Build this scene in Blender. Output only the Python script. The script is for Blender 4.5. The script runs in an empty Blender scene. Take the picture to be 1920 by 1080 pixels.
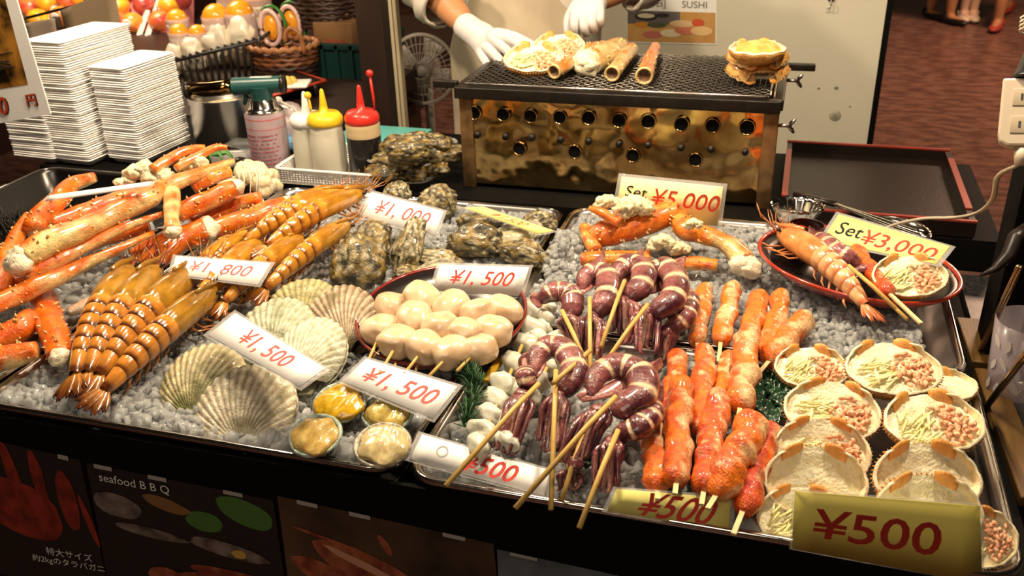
import bpy, bmesh, math, random
from mathutils import Vector, Matrix, noise, Quaternion
PI = math.pi
scene = bpy.context.scene
COL = scene.collection

# ------------------------------------------------------------------ camera
FPX, PITCH, ROLL, YAW = 1740.0, math.radians(26.6), math.radians(2.0), math.radians(17.5)
CAM = Vector((0, 0, 0.65))            # z = 0 is the rim level of the display trays; the floor is 0.9 below
_fw = Vector((-math.sin(YAW)*math.cos(PITCH), math.cos(YAW)*math.cos(PITCH), -math.sin(PITCH)))
_r0 = Vector((math.cos(YAW), math.sin(YAW), 0)); _u0 = _r0.cross(_fw)
RGT = math.cos(ROLL)*_r0 - math.sin(ROLL)*_u0
UPV = math.cos(ROLL)*_u0 + math.sin(ROLL)*_r0
cd = bpy.data.cameras.new('camera'); cam = bpy.data.objects.new('camera', cd); COL.objects.link(cam)
cam.matrix_world = Matrix((( RGT.x, UPV.x, -_fw.x, CAM.x), (RGT.y, UPV.y, -_fw.y, CAM.y), (RGT.z, UPV.z, -_fw.z, CAM.z), (0, 0, 0, 1)))
cd.sensor_width = 36.0; cd.lens = FPX/1920*36.0; cd.clip_start = 0.02; cd.clip_end = 60
cd.dof.use_dof = True; cd.dof.focus_distance = 1.2; cd.dof.aperture_fstop = 9.0
scene.camera = cam

# ------------------------------------------------------------------ world, lights, exposure
w = bpy.data.worlds.new('night'); scene.world = w; w.use_nodes = True
w.node_tree.nodes['Background'].inputs[0].default_value = (0.9, 0.6, 0.4, 1)
w.node_tree.nodes['Background'].inputs[1].default_value = 0.012
scene.view_settings.view_transform = 'Standard'; scene.view_settings.look = 'None'
scene.view_settings.gamma = 1.0; scene.view_settings.exposure = -0.12
scene.view_settings.use_curve_mapping = False

def lamp(name, kind, loc, energy, col, size=0.1, target=None, spot=None, blend=0.6):
    d = bpy.data.lights.new(name, kind); d.energy = energy; d.color = col
    if kind == 'AREA': d.size = size
    else: d.shadow_soft_size = size
    if kind == 'SPOT': d.spot_size = math.radians(spot); d.spot_blend = blend
    o = bpy.data.objects.new(name, d); COL.objects.link(o); o.location = loc
    if target is not None:
        o.rotation_euler = (Vector(target)-Vector(loc)).to_track_quat('-Z', 'Y').to_euler()
    return o
WARM = (1.0, 0.80, 0.55)
# bulbs hung under the stall's canopy, above and a little behind the trays
for i, (x, y, z, e) in enumerate([(-1.20, 1.36, 1.12, 60), (-0.50, 1.28, 1.12, 60), (0.12, 1.26, 1.12, 62)]):
    lamp('canopy_bulb_light', 'POINT', (x, y, z), e, WARM, 0.045)
# lights of the market street behind the viewer
lamp('street_light', 'AREA', (-0.6, -1.6, 2.2), 28, (1.0, 0.80, 0.60), 1.4, target=(-0.3, 1.2, -0.1))
# fruit stand's own strip light, behind left
lamp('fruit_stand_light', 'AREA', (-2.3, 2.75, 1.15), 40, (1.0, 0.78, 0.55), 0.7, target=(-2.2, 3.3, 0.1))
# arcade ceiling light far behind the stall
lamp('arcade_light', 'AREA', (2.0, 6.4, 2.6), 230, (1.0, 0.62, 0.40), 1.2, target=(1.4, 6.6, -0.9))

# ------------------------------------------------------------------ picture -> place
def ray(px, py): return _fw*FPX + RGT*(px-960) - UPV*(py-540)
def W(px, py, z=0.0):
    d = ray(px, py); return CAM + d*((z-CAM.z)/d.z)
def WT(px, py, t):
    d = ray(px, py); return CAM + d*((t-CAM.y)/d.y)
def WS(px, py, s):
    d = ray(px, py); return CAM + d*((s-CAM.x)/d.x)
def D(px, py, d):
    return CAM + ray(px, py)*(d/FPX)                 # at distance d along the optical axis
def depth(p): return (Vector(p)-CAM).dot(_fw)
def m(pxlen, p): return pxlen*depth(p)/FPX          # size in metres of pxlen pixels at point p

# ------------------------------------------------------------------ materials
def mat(name, col=(0.8, 0.8, 0.8), rough=0.5, metal=0.0, attr=False, var=0.0, vscale=20, bump=0.0, bscale=60, sss=0.0,
        coat=0.0, trans=0.0, alpha=1.0, ior=1.45, spec=0.5, emit=None, estr=0.0, stretch=(1, 1, 1), col2=None, sssr=(0.01, 0.005, 0.003), detail=4, coatr=0.08, bumpcoat=False):
    M = bpy.data.materials.new(name); M.use_nodes = True
    nt = M.node_tree; N = nt.nodes; L = nt.links; b = N['Principled BSDF']
    b.inputs['Base Color'].default_value = (*col, 1); b.inputs['Roughness'].default_value = rough; b.inputs['Metallic'].default_value = metal
    b.inputs['IOR'].default_value = ior; b.inputs['Specular IOR Level'].default_value = spec
    b.inputs['Transmission Weight'].default_value = trans; b.inputs['Alpha'].default_value = alpha
    b.inputs['Coat Weight'].default_value = coat; b.inputs['Coat Roughness'].default_value = coatr
    if sss: b.inputs['Subsurface Weight'].default_value = sss; b.inputs['Subsurface Radius'].default_value = sssr; b.inputs['Subsurface Scale'].default_value = 1.0
    if emit: b.inputs['Emission Color'].default_value = (*emit, 1); b.inputs['Emission Strength'].default_value = estr
    src = None
    tc = N.new('ShaderNodeTexCoord'); mp = N.new('ShaderNodeMapping'); mp.inputs['Scale'].default_value = stretch
    L.new(tc.outputs['Object'], mp.inputs['Vector'])
    if attr:
        a = N.new('ShaderNodeAttribute'); a.attribute_name = 'Col'; src = a.outputs['Color']
    if var or col2:
        n = N.new('ShaderNodeTexNoise'); n.inputs['Scale'].default_value = vscale; n.inputs['Detail'].default_value = detail
        L.new(mp.outputs[0], n.inputs['Vector'])
        if col2:
            r = N.new('ShaderNodeValToRGB'); r.color_ramp.elements[0].position = 0.40; r.color_ramp.elements[1].position = 0.62
            r.color_ramp.elements[0].color = (*col, 1); r.color_ramp.elements[1].color = (*col2, 1)
            L.new(n.outputs['Fac'], r.inputs[0]); src = r.outputs[0]
        else:
            r = N.new('ShaderNodeMapRange'); r.inputs['From Min'].default_value = 0.25; r.inputs['From Max'].default_value = 0.75
            r.inputs['To Min'].default_value = 1-var; r.inputs['To Max'].default_value = 1+var*0.6
            L.new(n.outputs['Fac'], r.inputs[0])
            x = N.new('ShaderNodeMix'); x.data_type = 'RGBA'; x.blend_type = 'MULTIPLY'; x.inputs[0].default_value = 1.0
            if src is None: x.inputs[6].default_value = (*col, 1)
            else: L.new(src, x.inputs[6])
            L.new(r.outputs[0], x.inputs[7]); src = x.outputs[2]
    if src is not None: L.new(src, b.inputs['Base Color'])
    if bump:
        n2 = N.new('ShaderNodeTexNoise'); n2.inputs['Scale'].default_value = bscale; n2.inputs['Detail'].default_value = detail
        L.new(mp.outputs[0], n2.inputs['Vector'])
        bp = N.new('ShaderNodeBump'); bp.inputs['Strength'].default_value = bump; bp.inputs['Distance'].default_value = 0.002
        L.new(n2.outputs['Fac'], bp.inputs['Height']); L.new(bp.outputs[0], b.inputs['Normal'])
        if coat and bumpcoat: L.new(bp.outputs[0], b.inputs['Coat Normal'])
    return M

# ------------------------------------------------------------------ mesh building
class MB:
    def __init__(s): s.v = []; s.f = []; s.c = []; s.cur = (1, 1, 1)
    def add(s, verts, faces, cols=None):
        o = len(s.v); s.v += [Vector(p) for p in verts]; s.f += [[i+o for i in q] for q in faces]
        s.c += (list(cols) if cols is not None else [s.cur]*len(verts))
        return s
    def box(s, c, size, rot=None, bev=0.0):
        x, y, z = [q/2 for q in size]; c = Vector(c)
        if bev <= 0:
            vs = [Vector((a*x, b*y, d*z)) for a in (-1, 1) for b in (-1, 1) for d in (-1, 1)]
            fs = [(0, 1, 3, 2), (4, 6, 7, 5), (0, 4, 5, 1), (2, 3, 7, 6), (0, 2, 6, 4), (1, 5, 7, 3)]
        else:
            e = min(bev, x*.99, y*.99, z*.99)
            bm = bmesh.new(); bmesh.ops.create_cube(bm, size=2)
            for q in bm.verts: q.co = Vector((q.co.x*x, q.co.y*y, q.co.z*z))
            bmesh.ops.bevel(bm, geom=bm.edges[:], offset=e, segments=2, affect='EDGES', profile=0.5)
            bm.verts.ensure_lookup_table()
            vs = [q.co.copy() for q in bm.verts]; fs = [[q.index for q in g.verts] for g in bm.faces]; bm.free()
        if rot is not None: vs = [rot @ q for q in vs]
        return s.add([q+c for q in vs], fs)
    def quad(s, a, b, c, d): return s.add([a, b, c, d], [(0, 1, 2, 3)])
    def rings(s, rings, cols=None, closed=True, cap0=True, cap1=True):
        n = len(rings[0]); vs = [p for r in rings for p in r]; fs = []
        for i in range(len(rings)-1):
            for j in range(n if closed else n-1):
                k = (j+1) % n; fs.append((i*n+j, i*n+k, (i+1)*n+k, (i+1)*n+j))
        if closed and cap0: fs.append(tuple(range(n))[::-1])
        if closed and cap1: fs.append(tuple((len(rings)-1)*n+j for j in range(n)))
        return s.add(vs, fs, cols)
    def tube(s, pts, rad, n=8, col=None, flat=1.0, up=None, bumps=0.0, bs=30.0, seed=0, cap=True, round_ends=False):
        """tube along pts; rad a number or list; flat squashes along up; col(frac, angle, point) or a constant"""
        pts = [Vector(p) for p in pts]; N = len(pts)
        rad = [rad]*N if isinstance(rad, (int, float)) else list(rad)
        if round_ends:
            d0 = (pts[0]-pts[1]).normalized(); d1 = (pts[-1]-pts[-2]).normalized(); r0, r1 = rad[0], rad[-1]
            a = [(math.sin(q), math.cos(q)) for q in (1.35, 0.95, 0.5)]
            pts = [pts[0]+d0*r0*x for x, y in a]+pts+[pts[-1]+d1*r1*x for x, y in a[::-1]]
            rad = [r0*y for x, y in a]+rad+[r1*y for x, y in a[::-1]]; N = len(pts)
        up = Vector(up) if up is not None else Vector((0, 0, 1)); rs = []; cs = []
        prev = None
        for i, p in enumerate(pts):
            t = (pts[min(i+1, N-1)]-pts[max(i-1, 0)]).normalized()
            sd = t.cross(up)
            if sd.length < 1e-3: sd = prev if prev else t.cross(Vector((1, 0.2, 0)))
            sd.normalize(); prev = sd; u2 = sd.cross(t).normalized(); ring = []
            for j in range(n):
                a = 2*PI*j/n; r = rad[i]
                if bumps:
                    q = p+(sd*math.cos(a)+u2*math.sin(a))*r
                    r *= 1+bumps*noise.noise(q*bs+Vector((seed*7.1, seed*3.3, 0)))
                q = p+sd*(math.cos(a)*r)+u2*(math.sin(a)*r*flat); ring.append(q)
                cs.append(col(i/(N-1), a, q) if callable(col) else (col or s.cur))
            rs.append(ring)
        return s.rings(rs, cs, True, cap, cap)
    def lathe(s, prof, n=24, c=(0, 0, 0), col=None, rot=None, cap=True, sx=1.0, sy=1.0):
        c = Vector(c); rs = []; cs = []
        for k, (r, z) in enumerate(prof):
            ring = []
            for j in range(n):
                a = 2*PI*j/n; q = Vector((math.cos(a)*r*sx, math.sin(a)*r*sy, z))
                if rot is not None: q = rot @ q
                ring.append(q+c); cs.append(col[k] if col else s.cur)
            rs.append(ring)
        return s.rings(rs, cs, True, cap, cap)
    def grid(s, nu, nv, fn, col=None, closed_u=False):
        vs = []; cs = []
        for i in range(nu):
            for j in range(nv):
                u, v = i/((nu) if closed_u else (nu-1)), j/(nv-1); p = fn(u, v); vs.append(p); cs.append(col(u, v, p) if col else s.cur)
        fs = []
        for i in range(nu if closed_u else nu-1):
            k = (i+1) % nu
            for j in range(nv-1): fs.append((i*nv+j, k*nv+j, k*nv+j+1, i*nv+j+1))
        return s.add(vs, fs, cs)
    def blob(s, c, rad, sub=2, bump=0.0, bs=20, seed=0, rot=None, col=None):
        c = Vector(c); rad = Vector(rad) if not isinstance(rad, (int, float)) else Vector((rad,)*3)
        V0, F0 = ICO[sub]; vs = []; cs = []
        for q in V0:
            k = 1+bump*noise.noise(q*bs+Vector((seed*5.3, seed*2.7, seed)))
            p = Vector((q.x*rad.x, q.y*rad.y, q.z*rad.z))*k
            if rot is not None: p = rot @ p
            vs.append(p+c); cs.append(col(q, p) if callable(col) else (col or s.cur))
        return s.add(vs, F0, cs)
    def prism(s, poly, z0, z1, M=None):
        n = len(poly); vs = [Vector((x, y, z0)) for x, y in poly]+[Vector((x, y, z1)) for x, y in poly]
        if M is not None: vs = [M @ q for q in vs]
        return s.add(vs, [tuple(range(n))[::-1], tuple(range(n, 2*n))]+[(i, (i+1) % n, n+(i+1) % n, n+i) for i in range(n)])
    def build(s, name, M, parent=None, origin=None, smooth=True, solid=0.0, auto=None):
        o3 = Vector(origin) if origin is not None else place_origin(parent)
        me = bpy.data.meshes.new(name); me.from_pydata([tuple(q-o3) for q in s.v], [], s.f); me.validate()
        if smooth:
            me.polygons.foreach_set('use_smooth', [True]*len(me.polygons))
            if auto: me.set_sharp_from_angle(angle=math.radians(auto))
        at = me.color_attributes.new('Col', 'FLOAT_COLOR', 'POINT')
        if len(me.vertices) == len(s.c): at.data.foreach_set('color', [x for c in s.c for x in (c[0], c[1], c[2], 1.0)])
        me.materials.append(M); ob = bpy.data.objects.new(name, me); COL.objects.link(ob)
        if parent is not None: ob.parent = parent
        if parent is None or origin is not None:
            if origin is not None and parent is None: ob.location = o3
        if solid:
            md = ob.modifiers.new('solid', 'SOLIDIFY'); md.thickness = solid; md.offset = 0
        return ob
def _ico():
    d = {}
    for k in (1, 2, 3, 4):
        bm = bmesh.new(); bmesh.ops.create_icosphere(bm, subdivisions=k, radius=1); bm.verts.ensure_lookup_table()
        d[k] = ([q.co.copy() for q in bm.verts], [[q.index for q in g.verts] for g in bm.faces]); bm.free()
    return d
ICO = _ico()

IN_PLACE = set()
def place_origin(p):
    while p is not None:
        if p.parent is None: return p.location.copy() if p.name in IN_PLACE else Vector((0, 0, 0))
        p = p.parent
    return Vector((0, 0, 0))
def tag(o, label, cat, group=None):
    o['label'] = label; o['category'] = cat
    if group: o['group'] = group
    return o
def thing(name, label, cat, loc=(0, 0, 0), group=None, world=True):
    """an Empty at the thing's base; world=True: its parts are given in place coordinates"""
    o = bpy.data.objects.new(name, None); COL.objects.link(o); o.location = loc; o.empty_display_size = 0.02
    if world: IN_PLACE.add(o.name)
    return tag(o, label, cat, group)
def single(mb, name, M, label, cat, group=None, smooth=True, auto=None, solid=0):
    c = sum(mb.v, Vector())/len(mb.v); c.z = min(q.z for q in mb.v)
    return tag(mb.build(name, M, origin=c, smooth=smooth, auto=auto, solid=solid), label, cat, group)
def struct(mb, name, M, smooth=False):
    o = mb.build(name, M, smooth=smooth); o['kind'] = 'structure'; return o
def dup(o, label=None, parent=None, loc=None):
    c = o.copy(); COL.objects.link(c)
    if parent is not None: c.parent = parent
    if label: c['label'] = label
    if loc is not None: c.location = loc
    for ch in list(o.children): dup(ch, parent=c)
    return c
def lerp(a, b, t): return a+(b-a)*t
def mixc(a, b, t):
    t = min(1, max(0, t)); return tuple(x+(y-x)*t for x, y in zip(a, b))
def spline(pts, n):
    """Catmull-Rom through pts (tuples of any length), n samples"""
    P = [tuple(p) for p in pts]; P = [tuple(2*a-b for a, b in zip(P[0], P[1]))]+P+[tuple(2*a-b for a, b in zip(P[-1], P[-2]))]
    out = []; K = len(P)-3
    for i in range(n):
        x = i/(n-1)*K; k = min(int(x), K-1); t = x-k
        a, b, c, d = P[k], P[k+1], P[k+2], P[k+3]
        out.append(tuple(0.5*(2*q+(-p+r)*t+(2*p-5*q+4*r-s)*t*t+(-p+3*q-3*r+s)*t**3) for p, q, r, s in zip(a, b, c, d)))
    return out
def text_mesh(body, size=1.0, shear=0.0, bold=0.0, spacing=1.0):
    cu = bpy.data.curves.new('txt', 'FONT'); cu.body = body; cu.size = size; cu.shear = shear; cu.offset = bold
    cu.align_x = 'CENTER'; cu.align_y = 'CENTER'; cu.resolution_u = 3; cu.space_character = spacing
    ob = bpy.data.objects.new('txt', cu); COL.objects.link(ob)
    dg = bpy.context.evaluated_depsgraph_get(); dg.update()
    me = ob.evaluated_get(dg).to_mesh()
    vs = [q.co.copy() for q in me.vertices]; fs = [list(p.vertices) for p in me.polygons]
    ob.evaluated_get(dg).to_mesh_clear(); bpy.data.objects.remove(ob); bpy.data.curves.remove(cu)
    return vs, fs
# ================================================================== materials of the place
M_floor = mat('aisle_floor', (0.10, 0.045, 0.033), 0.26, col2=(0.20, 0.10, 0.072), vscale=9, stretch=(1, 2.2, 1), bump=0.15, bscale=16)
M_black = mat('black_board', (0.0045, 0.0042, 0.004), 0.6, spec=0.06)
M_blackgloss = mat('black_lacquer', (0.010, 0.006, 0.005), 0.34, spec=.25, bump=0.1, bscale=200)
M_stone = mat('black_stone', (0.012, 0.012, 0.013), 0.3, col2=(0.035, 0.034, 0.034), vscale=160)
M_wood = mat('stained_wood', (0.12, 0.062, 0.016), 0.4, var=0.45, vscale=14, stretch=(8, 1, 8), bump=0.1)
M_darkwood = mat('dark_wood', (0.022, 0.010, 0.006), 0.45, var=0.3, vscale=10, stretch=(6, 6, 1))
M_panel = mat('cream_panel', (0.66, 0.62, 0.50), 0.4, var=0.05, vscale=3)
M_steel = mat('tray_steel', (0.60, 0.57, 0.54), 0.24, metal=1.0, bump=0.04, bscale=120)
M_chrome = mat('polished_steel', (0.75, 0.72, 0.68), 0.12, metal=1.0)
M_ice = mat('crushed_ice', (0.93, 0.95, 0.95), 0.04, trans=0.73, ior=1.31, spec=0.7, coat=0.2, bump=0.25, bscale=140)
M_icebed = mat('ice_bed', (0.96, 0.96, 0.94), 0.18, trans=0.0, ior=1.31, coat=0.5, var=0.15, vscale=130, bump=1.0, bscale=150)
M_white = mat('white_plastic', (0.80, 0.78, 0.74), 0.35)
M_paper = mat('card_paper', (0.86, 0.85, 0.83), 0.5)
M_yellow = mat('yellow_paper', (0.84, 0.78, 0.24), 0.5)
M_lam = mat('laminate_film', (0.9, 0.9, 0.9), 0.12, alpha=0.28, coat=1.0, coatr=0.05)
M_red = mat('red_ink', (0.62, 0.045, 0.03), 0.5)
M_ink = mat('black_ink', (0.01, 0.01, 0.01), 0.5)
M_bamboo = mat('bamboo', (0.62, 0.40, 0.11), 0.45, var=0.25, vscale=40)

# ================================================================== shell of the place
b = MB(); b.box((0.5, 5.0, -0.925), (12, 14, 0.05)); struct(b, 'floor', M_floor)
b = MB(); b.box((-1.2, 11.0, 0.9), (10, 0.1, 3.6)); struct(b, 'wall_back', M_darkwood)
b = MB(); b.box((-4.2, 4.5, 0.9), (0.1, 13, 3.6)); struct(b, 'wall_left', M_darkwood)
# cream panel screening the cook from the aisle
s0 = WT(1664, 0, 2.735).x
b = MB(); b.box((s0-0.60, 2.75, 0.25), (1.20, 0.03, 2.3)); PANEL = struct(b, 'wall_panel', M_panel)
b = MB(); b.box((s0+0.008, 2.75, 0.25), (0.016, 0.036, 2.3)); struct(b, 'trim_1', M_black)
# small marks, a hook and a button on the panel
b = MB(); p = WT(1566, 217, 2.734); b.lathe([(0.0, 0.002), (0.014, 0.002), (0.016, 0.0)], 16, p, rot=Matrix.Rotation(PI/2, 3, 'X')); b.build('rivet', mat('rivet_plastic', (0.42, 0.40, 0.33), 0.5), PANEL)
for (x, y, r) in ((1568, 165, 0.006), (1535, 166, 0.004), (1594, 200, 0.003)):
    b = MB(); p = WT(x, y, 2.7345); b.blob(p, (r, 0.0006, r*0.8), 2, 0.4, 2, x, col=None); b.build('stain', mat('stain', (0.23, 0.21, 0.16), 0.7), PANEL)
b = MB(); p = WT(1559, -6, 2.735); b.box(p+Vector((0, -0.004, 0)), (0.018, 0.008, 0.022), bev=0.003); b.tube([p+Vector((0, -0.010, -0.008)), p+Vector((0.001, -0.022, -0.016)), p+Vector((-0.002, -0.024, -0.026)), p+Vector((-0.008, -0.018, -0.030))], 0.0022, 6)
single(b, 'wall_hook', M_chrome, 'small metal hook stuck on the cream panel', 'hook')
# dark timber post with a pale edge strip, left of the cook
b = MB(); p = WT(700, 0, 2.15); b.box((p.x, 2.15, 0.2), (0.07, 0.07, 2.2)); struct(b, 'trim_2', M_darkwood)
for dx in (733, 741):
    b = MB(); p = WT(dx, 0, 2.12); b.box((p.x, 2.12, 0.2), (0.008, 0.02, 2.2)); struct(b, 'trim_3', mat('pale_strip', (0.40, 0.33, 0.22), 0.5))

# ================================================================== counter
ct = thing('display_counter', 'black market counter carrying the seafood trays', 'counter', (-0.66, 1.2, -0.9))
b = MB(); b.box((-0.67, 0.7585, -0.455), (1.92, 0.006, 0.890)); b.build('front_board', M_black, ct, smooth=False)
b = MB(); b.box((-0.67, 1.37, -0.075), (1.92, 1.23, 0.03)); b.build('counter_top', M_black, ct, smooth=False)
b = MB(); b.box((0.28, 1.37, -0.457), (0.02, 1.23, 0.80)); b.build('side_board', M_black, ct, smooth=False)
b = MB(); b.box((-0.67, 1.975, -0.457), (1.92, 0.02, 0.80)); b.build('back_board', M_black, ct, smooth=False)
# raised shelf behind the trays (level with the rims)
b = MB(); b.box((-0.62, 1.79, -0.031), (1.96, 0.40, 0.058)); b.build('rear_shelf', M_black, ct, smooth=False)
# side ledge at right with its timber strips
b = MB(); b.box((0.60, 1.10, -0.075), (0.60, 0.95, 0.03)); single(b, 'side_ledge', M_stone, 'black speckled stone ledge right of the crab shell tray', 'ledge', smooth=False)
p0, p1 = W(1800, 604, -0.05), W(1918, 930, -0.05)
for k, (a, c) in enumerate(((-0.02, 0.30), (0.34, 1.02))):
    q0, q1 = p0.lerp(p1, a), p0.lerp(p1, c); md = (q0+q1)/2; ang = math.atan2((q1-q0).y, (q1-q0).x)
    b = MB(); b.box((md.x+0.012, md.y, -0.052), ((q1-q0).length, 0.034, 0.014), Matrix.Rotation(ang, 3, 'Z'), bev=0.002)
    single(b, 'timber_strip', M_wood, ('short timber strip on the stone ledge behind the tumbler' if k == 0 else 'long brown timber strip on the stone ledge in front of the tumbler'), 'timber strip', smooth=False)

# ================================================================== trays
def rrect(x0, x1, y0, y1, r, n=6):
    out = []
    for cx, cy, a0 in ((x1-r, y1-r, 0), (x0+r, y1-r, PI/2), (x0+r, y0+r, PI), (x1-r, y0+r, 1.5*PI)):
        for k in range(n+1):
            a = a0+PI/2*k/n; out.append((cx+r*math.cos(a), cy+r*math.sin(a)))
    return out
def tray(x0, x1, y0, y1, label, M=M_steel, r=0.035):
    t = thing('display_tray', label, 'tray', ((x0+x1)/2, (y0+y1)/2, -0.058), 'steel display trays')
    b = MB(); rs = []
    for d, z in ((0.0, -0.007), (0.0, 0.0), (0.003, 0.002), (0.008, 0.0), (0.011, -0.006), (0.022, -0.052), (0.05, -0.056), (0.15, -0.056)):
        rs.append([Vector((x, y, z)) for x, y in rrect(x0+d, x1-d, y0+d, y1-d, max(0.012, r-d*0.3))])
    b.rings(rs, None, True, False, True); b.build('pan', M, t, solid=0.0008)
    b = MB(); pts = [Vector((x, y, 0.0)) for x, y in rrect(x0+0.002, x1-0.002, y0+0.002, y1-0.002, r)]; pts.append(pts[0]); pts.append(pts[1])
    b.tube(pts, 0.0032, 8, cap=False); b.build('rolled_rim', M_chrome, t)
    return t
TR = {'A': (-1.57, -0.985, 0.775, 1.578), 'B': (-0.972, -0.384, 1.120, 1.572), 'C': (-0.975, -0.384, 0.762, 1.108), 'D': (-0.374, 0.252, 1.128, 1.586), 'E': (-0.374, 0.258, 0.758, 1.116)}
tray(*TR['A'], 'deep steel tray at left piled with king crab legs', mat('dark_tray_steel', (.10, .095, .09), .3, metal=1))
tray(*TR['B'], 'steel tray behind holding ice, prawns and oysters')
tray(*TR['C'], 'front steel tray with fanned prawns, scallop shells and abalone')
tray(*TR['D'], 'rear right steel tray of ice under the red set dish')
tray(*TR['E'], 'front right steel tray with squid, crab sticks and stuffed crab shells')

# ================================================================== crushed ice
def ice_h(x, y):
    h = -0.010+0.010*noise.noise(Vector((x*9, y*9, 3.1)))+0.006*noise.noise(Vector((x*27, y*27, 1.7)))
    h += 0.050*math.exp(-(((x+0.335)/0.05)**2+((y-1.36)/0.06)**2))       # heap at the rear corner by the oysters
    return h
def ice_bed(key, n, label, z0=0.0, size=(0.005, 0.011), inset=0.02, keep=None, hi=False, crop=None):
    x0, x1, y0, y1 = TR[key]; x0 += inset; x1 -= inset; y0 += inset; y1 -= inset; rnd = random.Random(ord(key))
    hf = lambda x, y: ice_h(x, y)+z0
    mb = MB()
    if crop: x0, x1, y0, y1 = max(x0, crop[0]), min(x1, crop[1]), max(y0, crop[2]), min(y1, crop[3])
    nx, ny = int((x1-x0)/0.008), int((y1-y0)/0.008)
    mb.grid(nx, ny, lambda u, v: Vector((lerp(x0, x1, u), lerp(y0, y1, v), hf(lerp(x0, x1, u), lerp(y0, y1, v))-0.006-0.03*max(0, 1-min(u, 1-u, v, 1-v)*30)+0.004*noise.noise(Vector((u*70, v*70, 5))))))
    ch = MB(); V0, F0 = ICO[2 if hi else 1]
    for i in range(n):
        x, y = rnd.uniform(x0, x1), rnd.uniform(y0, y1)
        if keep and not keep(x, y): continue
        r = rnd.uniform(*size)*(1.35 if rnd.random() < 0.12 else 1); q = Quaternion((rnd.random()-.5, rnd.random()-.5, rnd.random()-.5, rnd.random()-.5)).normalized().to_matrix()
        sx, sy, sz = rnd.uniform(0.8, 1.4), rnd.uniform(0.7, 1.1), rnd.uniform(0.55, 0.9); c = Vector((x, y, hf(x, y)+rnd.uniform(-0.3, 0.5)*r))
        sd = rnd.random()*50
        ch.add([c+q @ Vector((max(-.72, min(.75, a.x))*sx*r, max(-.7, min(.8, a.y))*sy*r, max(-.75, min(.7, a.z))*sz*r))*(1.15+0.55*noise.noise(a*1.5+Vector((sd, 0, 0)))) for a in V0], F0)
    o = ch.build('crushed_ice', M_ice, smooth=True); o['kind'] = 'stuff'; tag(o, label, 'ice')
    base = mb.build('slush', M_icebed, o); base['kind'] = 'stuff'
ice_bed('A', 3000, 'crushed ice under the king crab legs', crop=(-1.40, 9, 0, 1.36))
ice_bed('B', 5200, 'crushed ice around the oysters', size=(.004, .0095))
ice_bed('C', 4200, 'crushed ice around the fanned prawns and scallop shells', hi=True, size=(.0045, .010))
ice_bed('D', 6000, 'crushed ice under the set dish and crab legs', size=(.0035, .008), crop=(-9, .205, 0, 9))
ice_bed('E', 3000, 'crushed ice under the squid and crab sticks', hi=True, z0=-0.004, size=(.0045, .010), crop=(-9, .03, 0, 9))
b = MB(); b.box((.142, .938, -.030), (.205, .325, .046), bev=.006); single(b, 'black_platter', M_blackgloss, 'black platter block under the stuffed crab shells', 'platter')
# ================================================================== food materials
M_crab = mat('crab_shell', attr=True, rough=0.30, var=0.35, vscale=110, bump=0.8, bscale=330, coat=0.9, coatr=.14, sss=0.06, sssr=(0.01, 0.004, 0.002))
M_meat = mat('crab_meat', attr=True, rough=0.4, var=0.2, vscale=120, bump=1.0, bscale=330, sss=0.2, sssr=(0.012, 0.008, 0.005), coat=0.3)
M_prawn = mat('prawn_shell', attr=True, rough=0.20, var=0.40, vscale=16, bump=0.25, bscale=60, coat=0.85, coatr=0.06, sss=0.12, sssr=(0.01, 0.005, 0.002))
M_dark = mat('dark_claw', (0.015, 0.012, 0.010), 0.3)
M_oyster = mat('oyster_shell', attr=True, rough=0.34, var=0.6, vscale=140, bump=1.0, bscale=300, coat=0.35)
M_scallop = mat('scallop_shell', attr=True, rough=0.5, var=0.45, vscale=110, bump=0.8, bscale=380, coat=0.12)
M_flesh = mat('wet_flesh', attr=True, rough=0.22, var=0.35, vscale=130, bump=0.2, bscale=300, coat=0.8, sss=0.2, sssr=(0.012, 0.008, 0.004))
M_ballmeat = mat('scallop_meat', attr=True, rough=0.25, var=0.10, vscale=50, bump=0.15, bscale=120, coat=0.8, sss=0.2, sssr=(0.012, 0.009, 0.006))
M_lacq = mat('red_lacquer', (0.20, 0.018, 0.012), 0.22, coat=0.6)
M_lacqin = mat('dark_lacquer', (0.010, 0.006, 0.006), 0.25)

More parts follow.
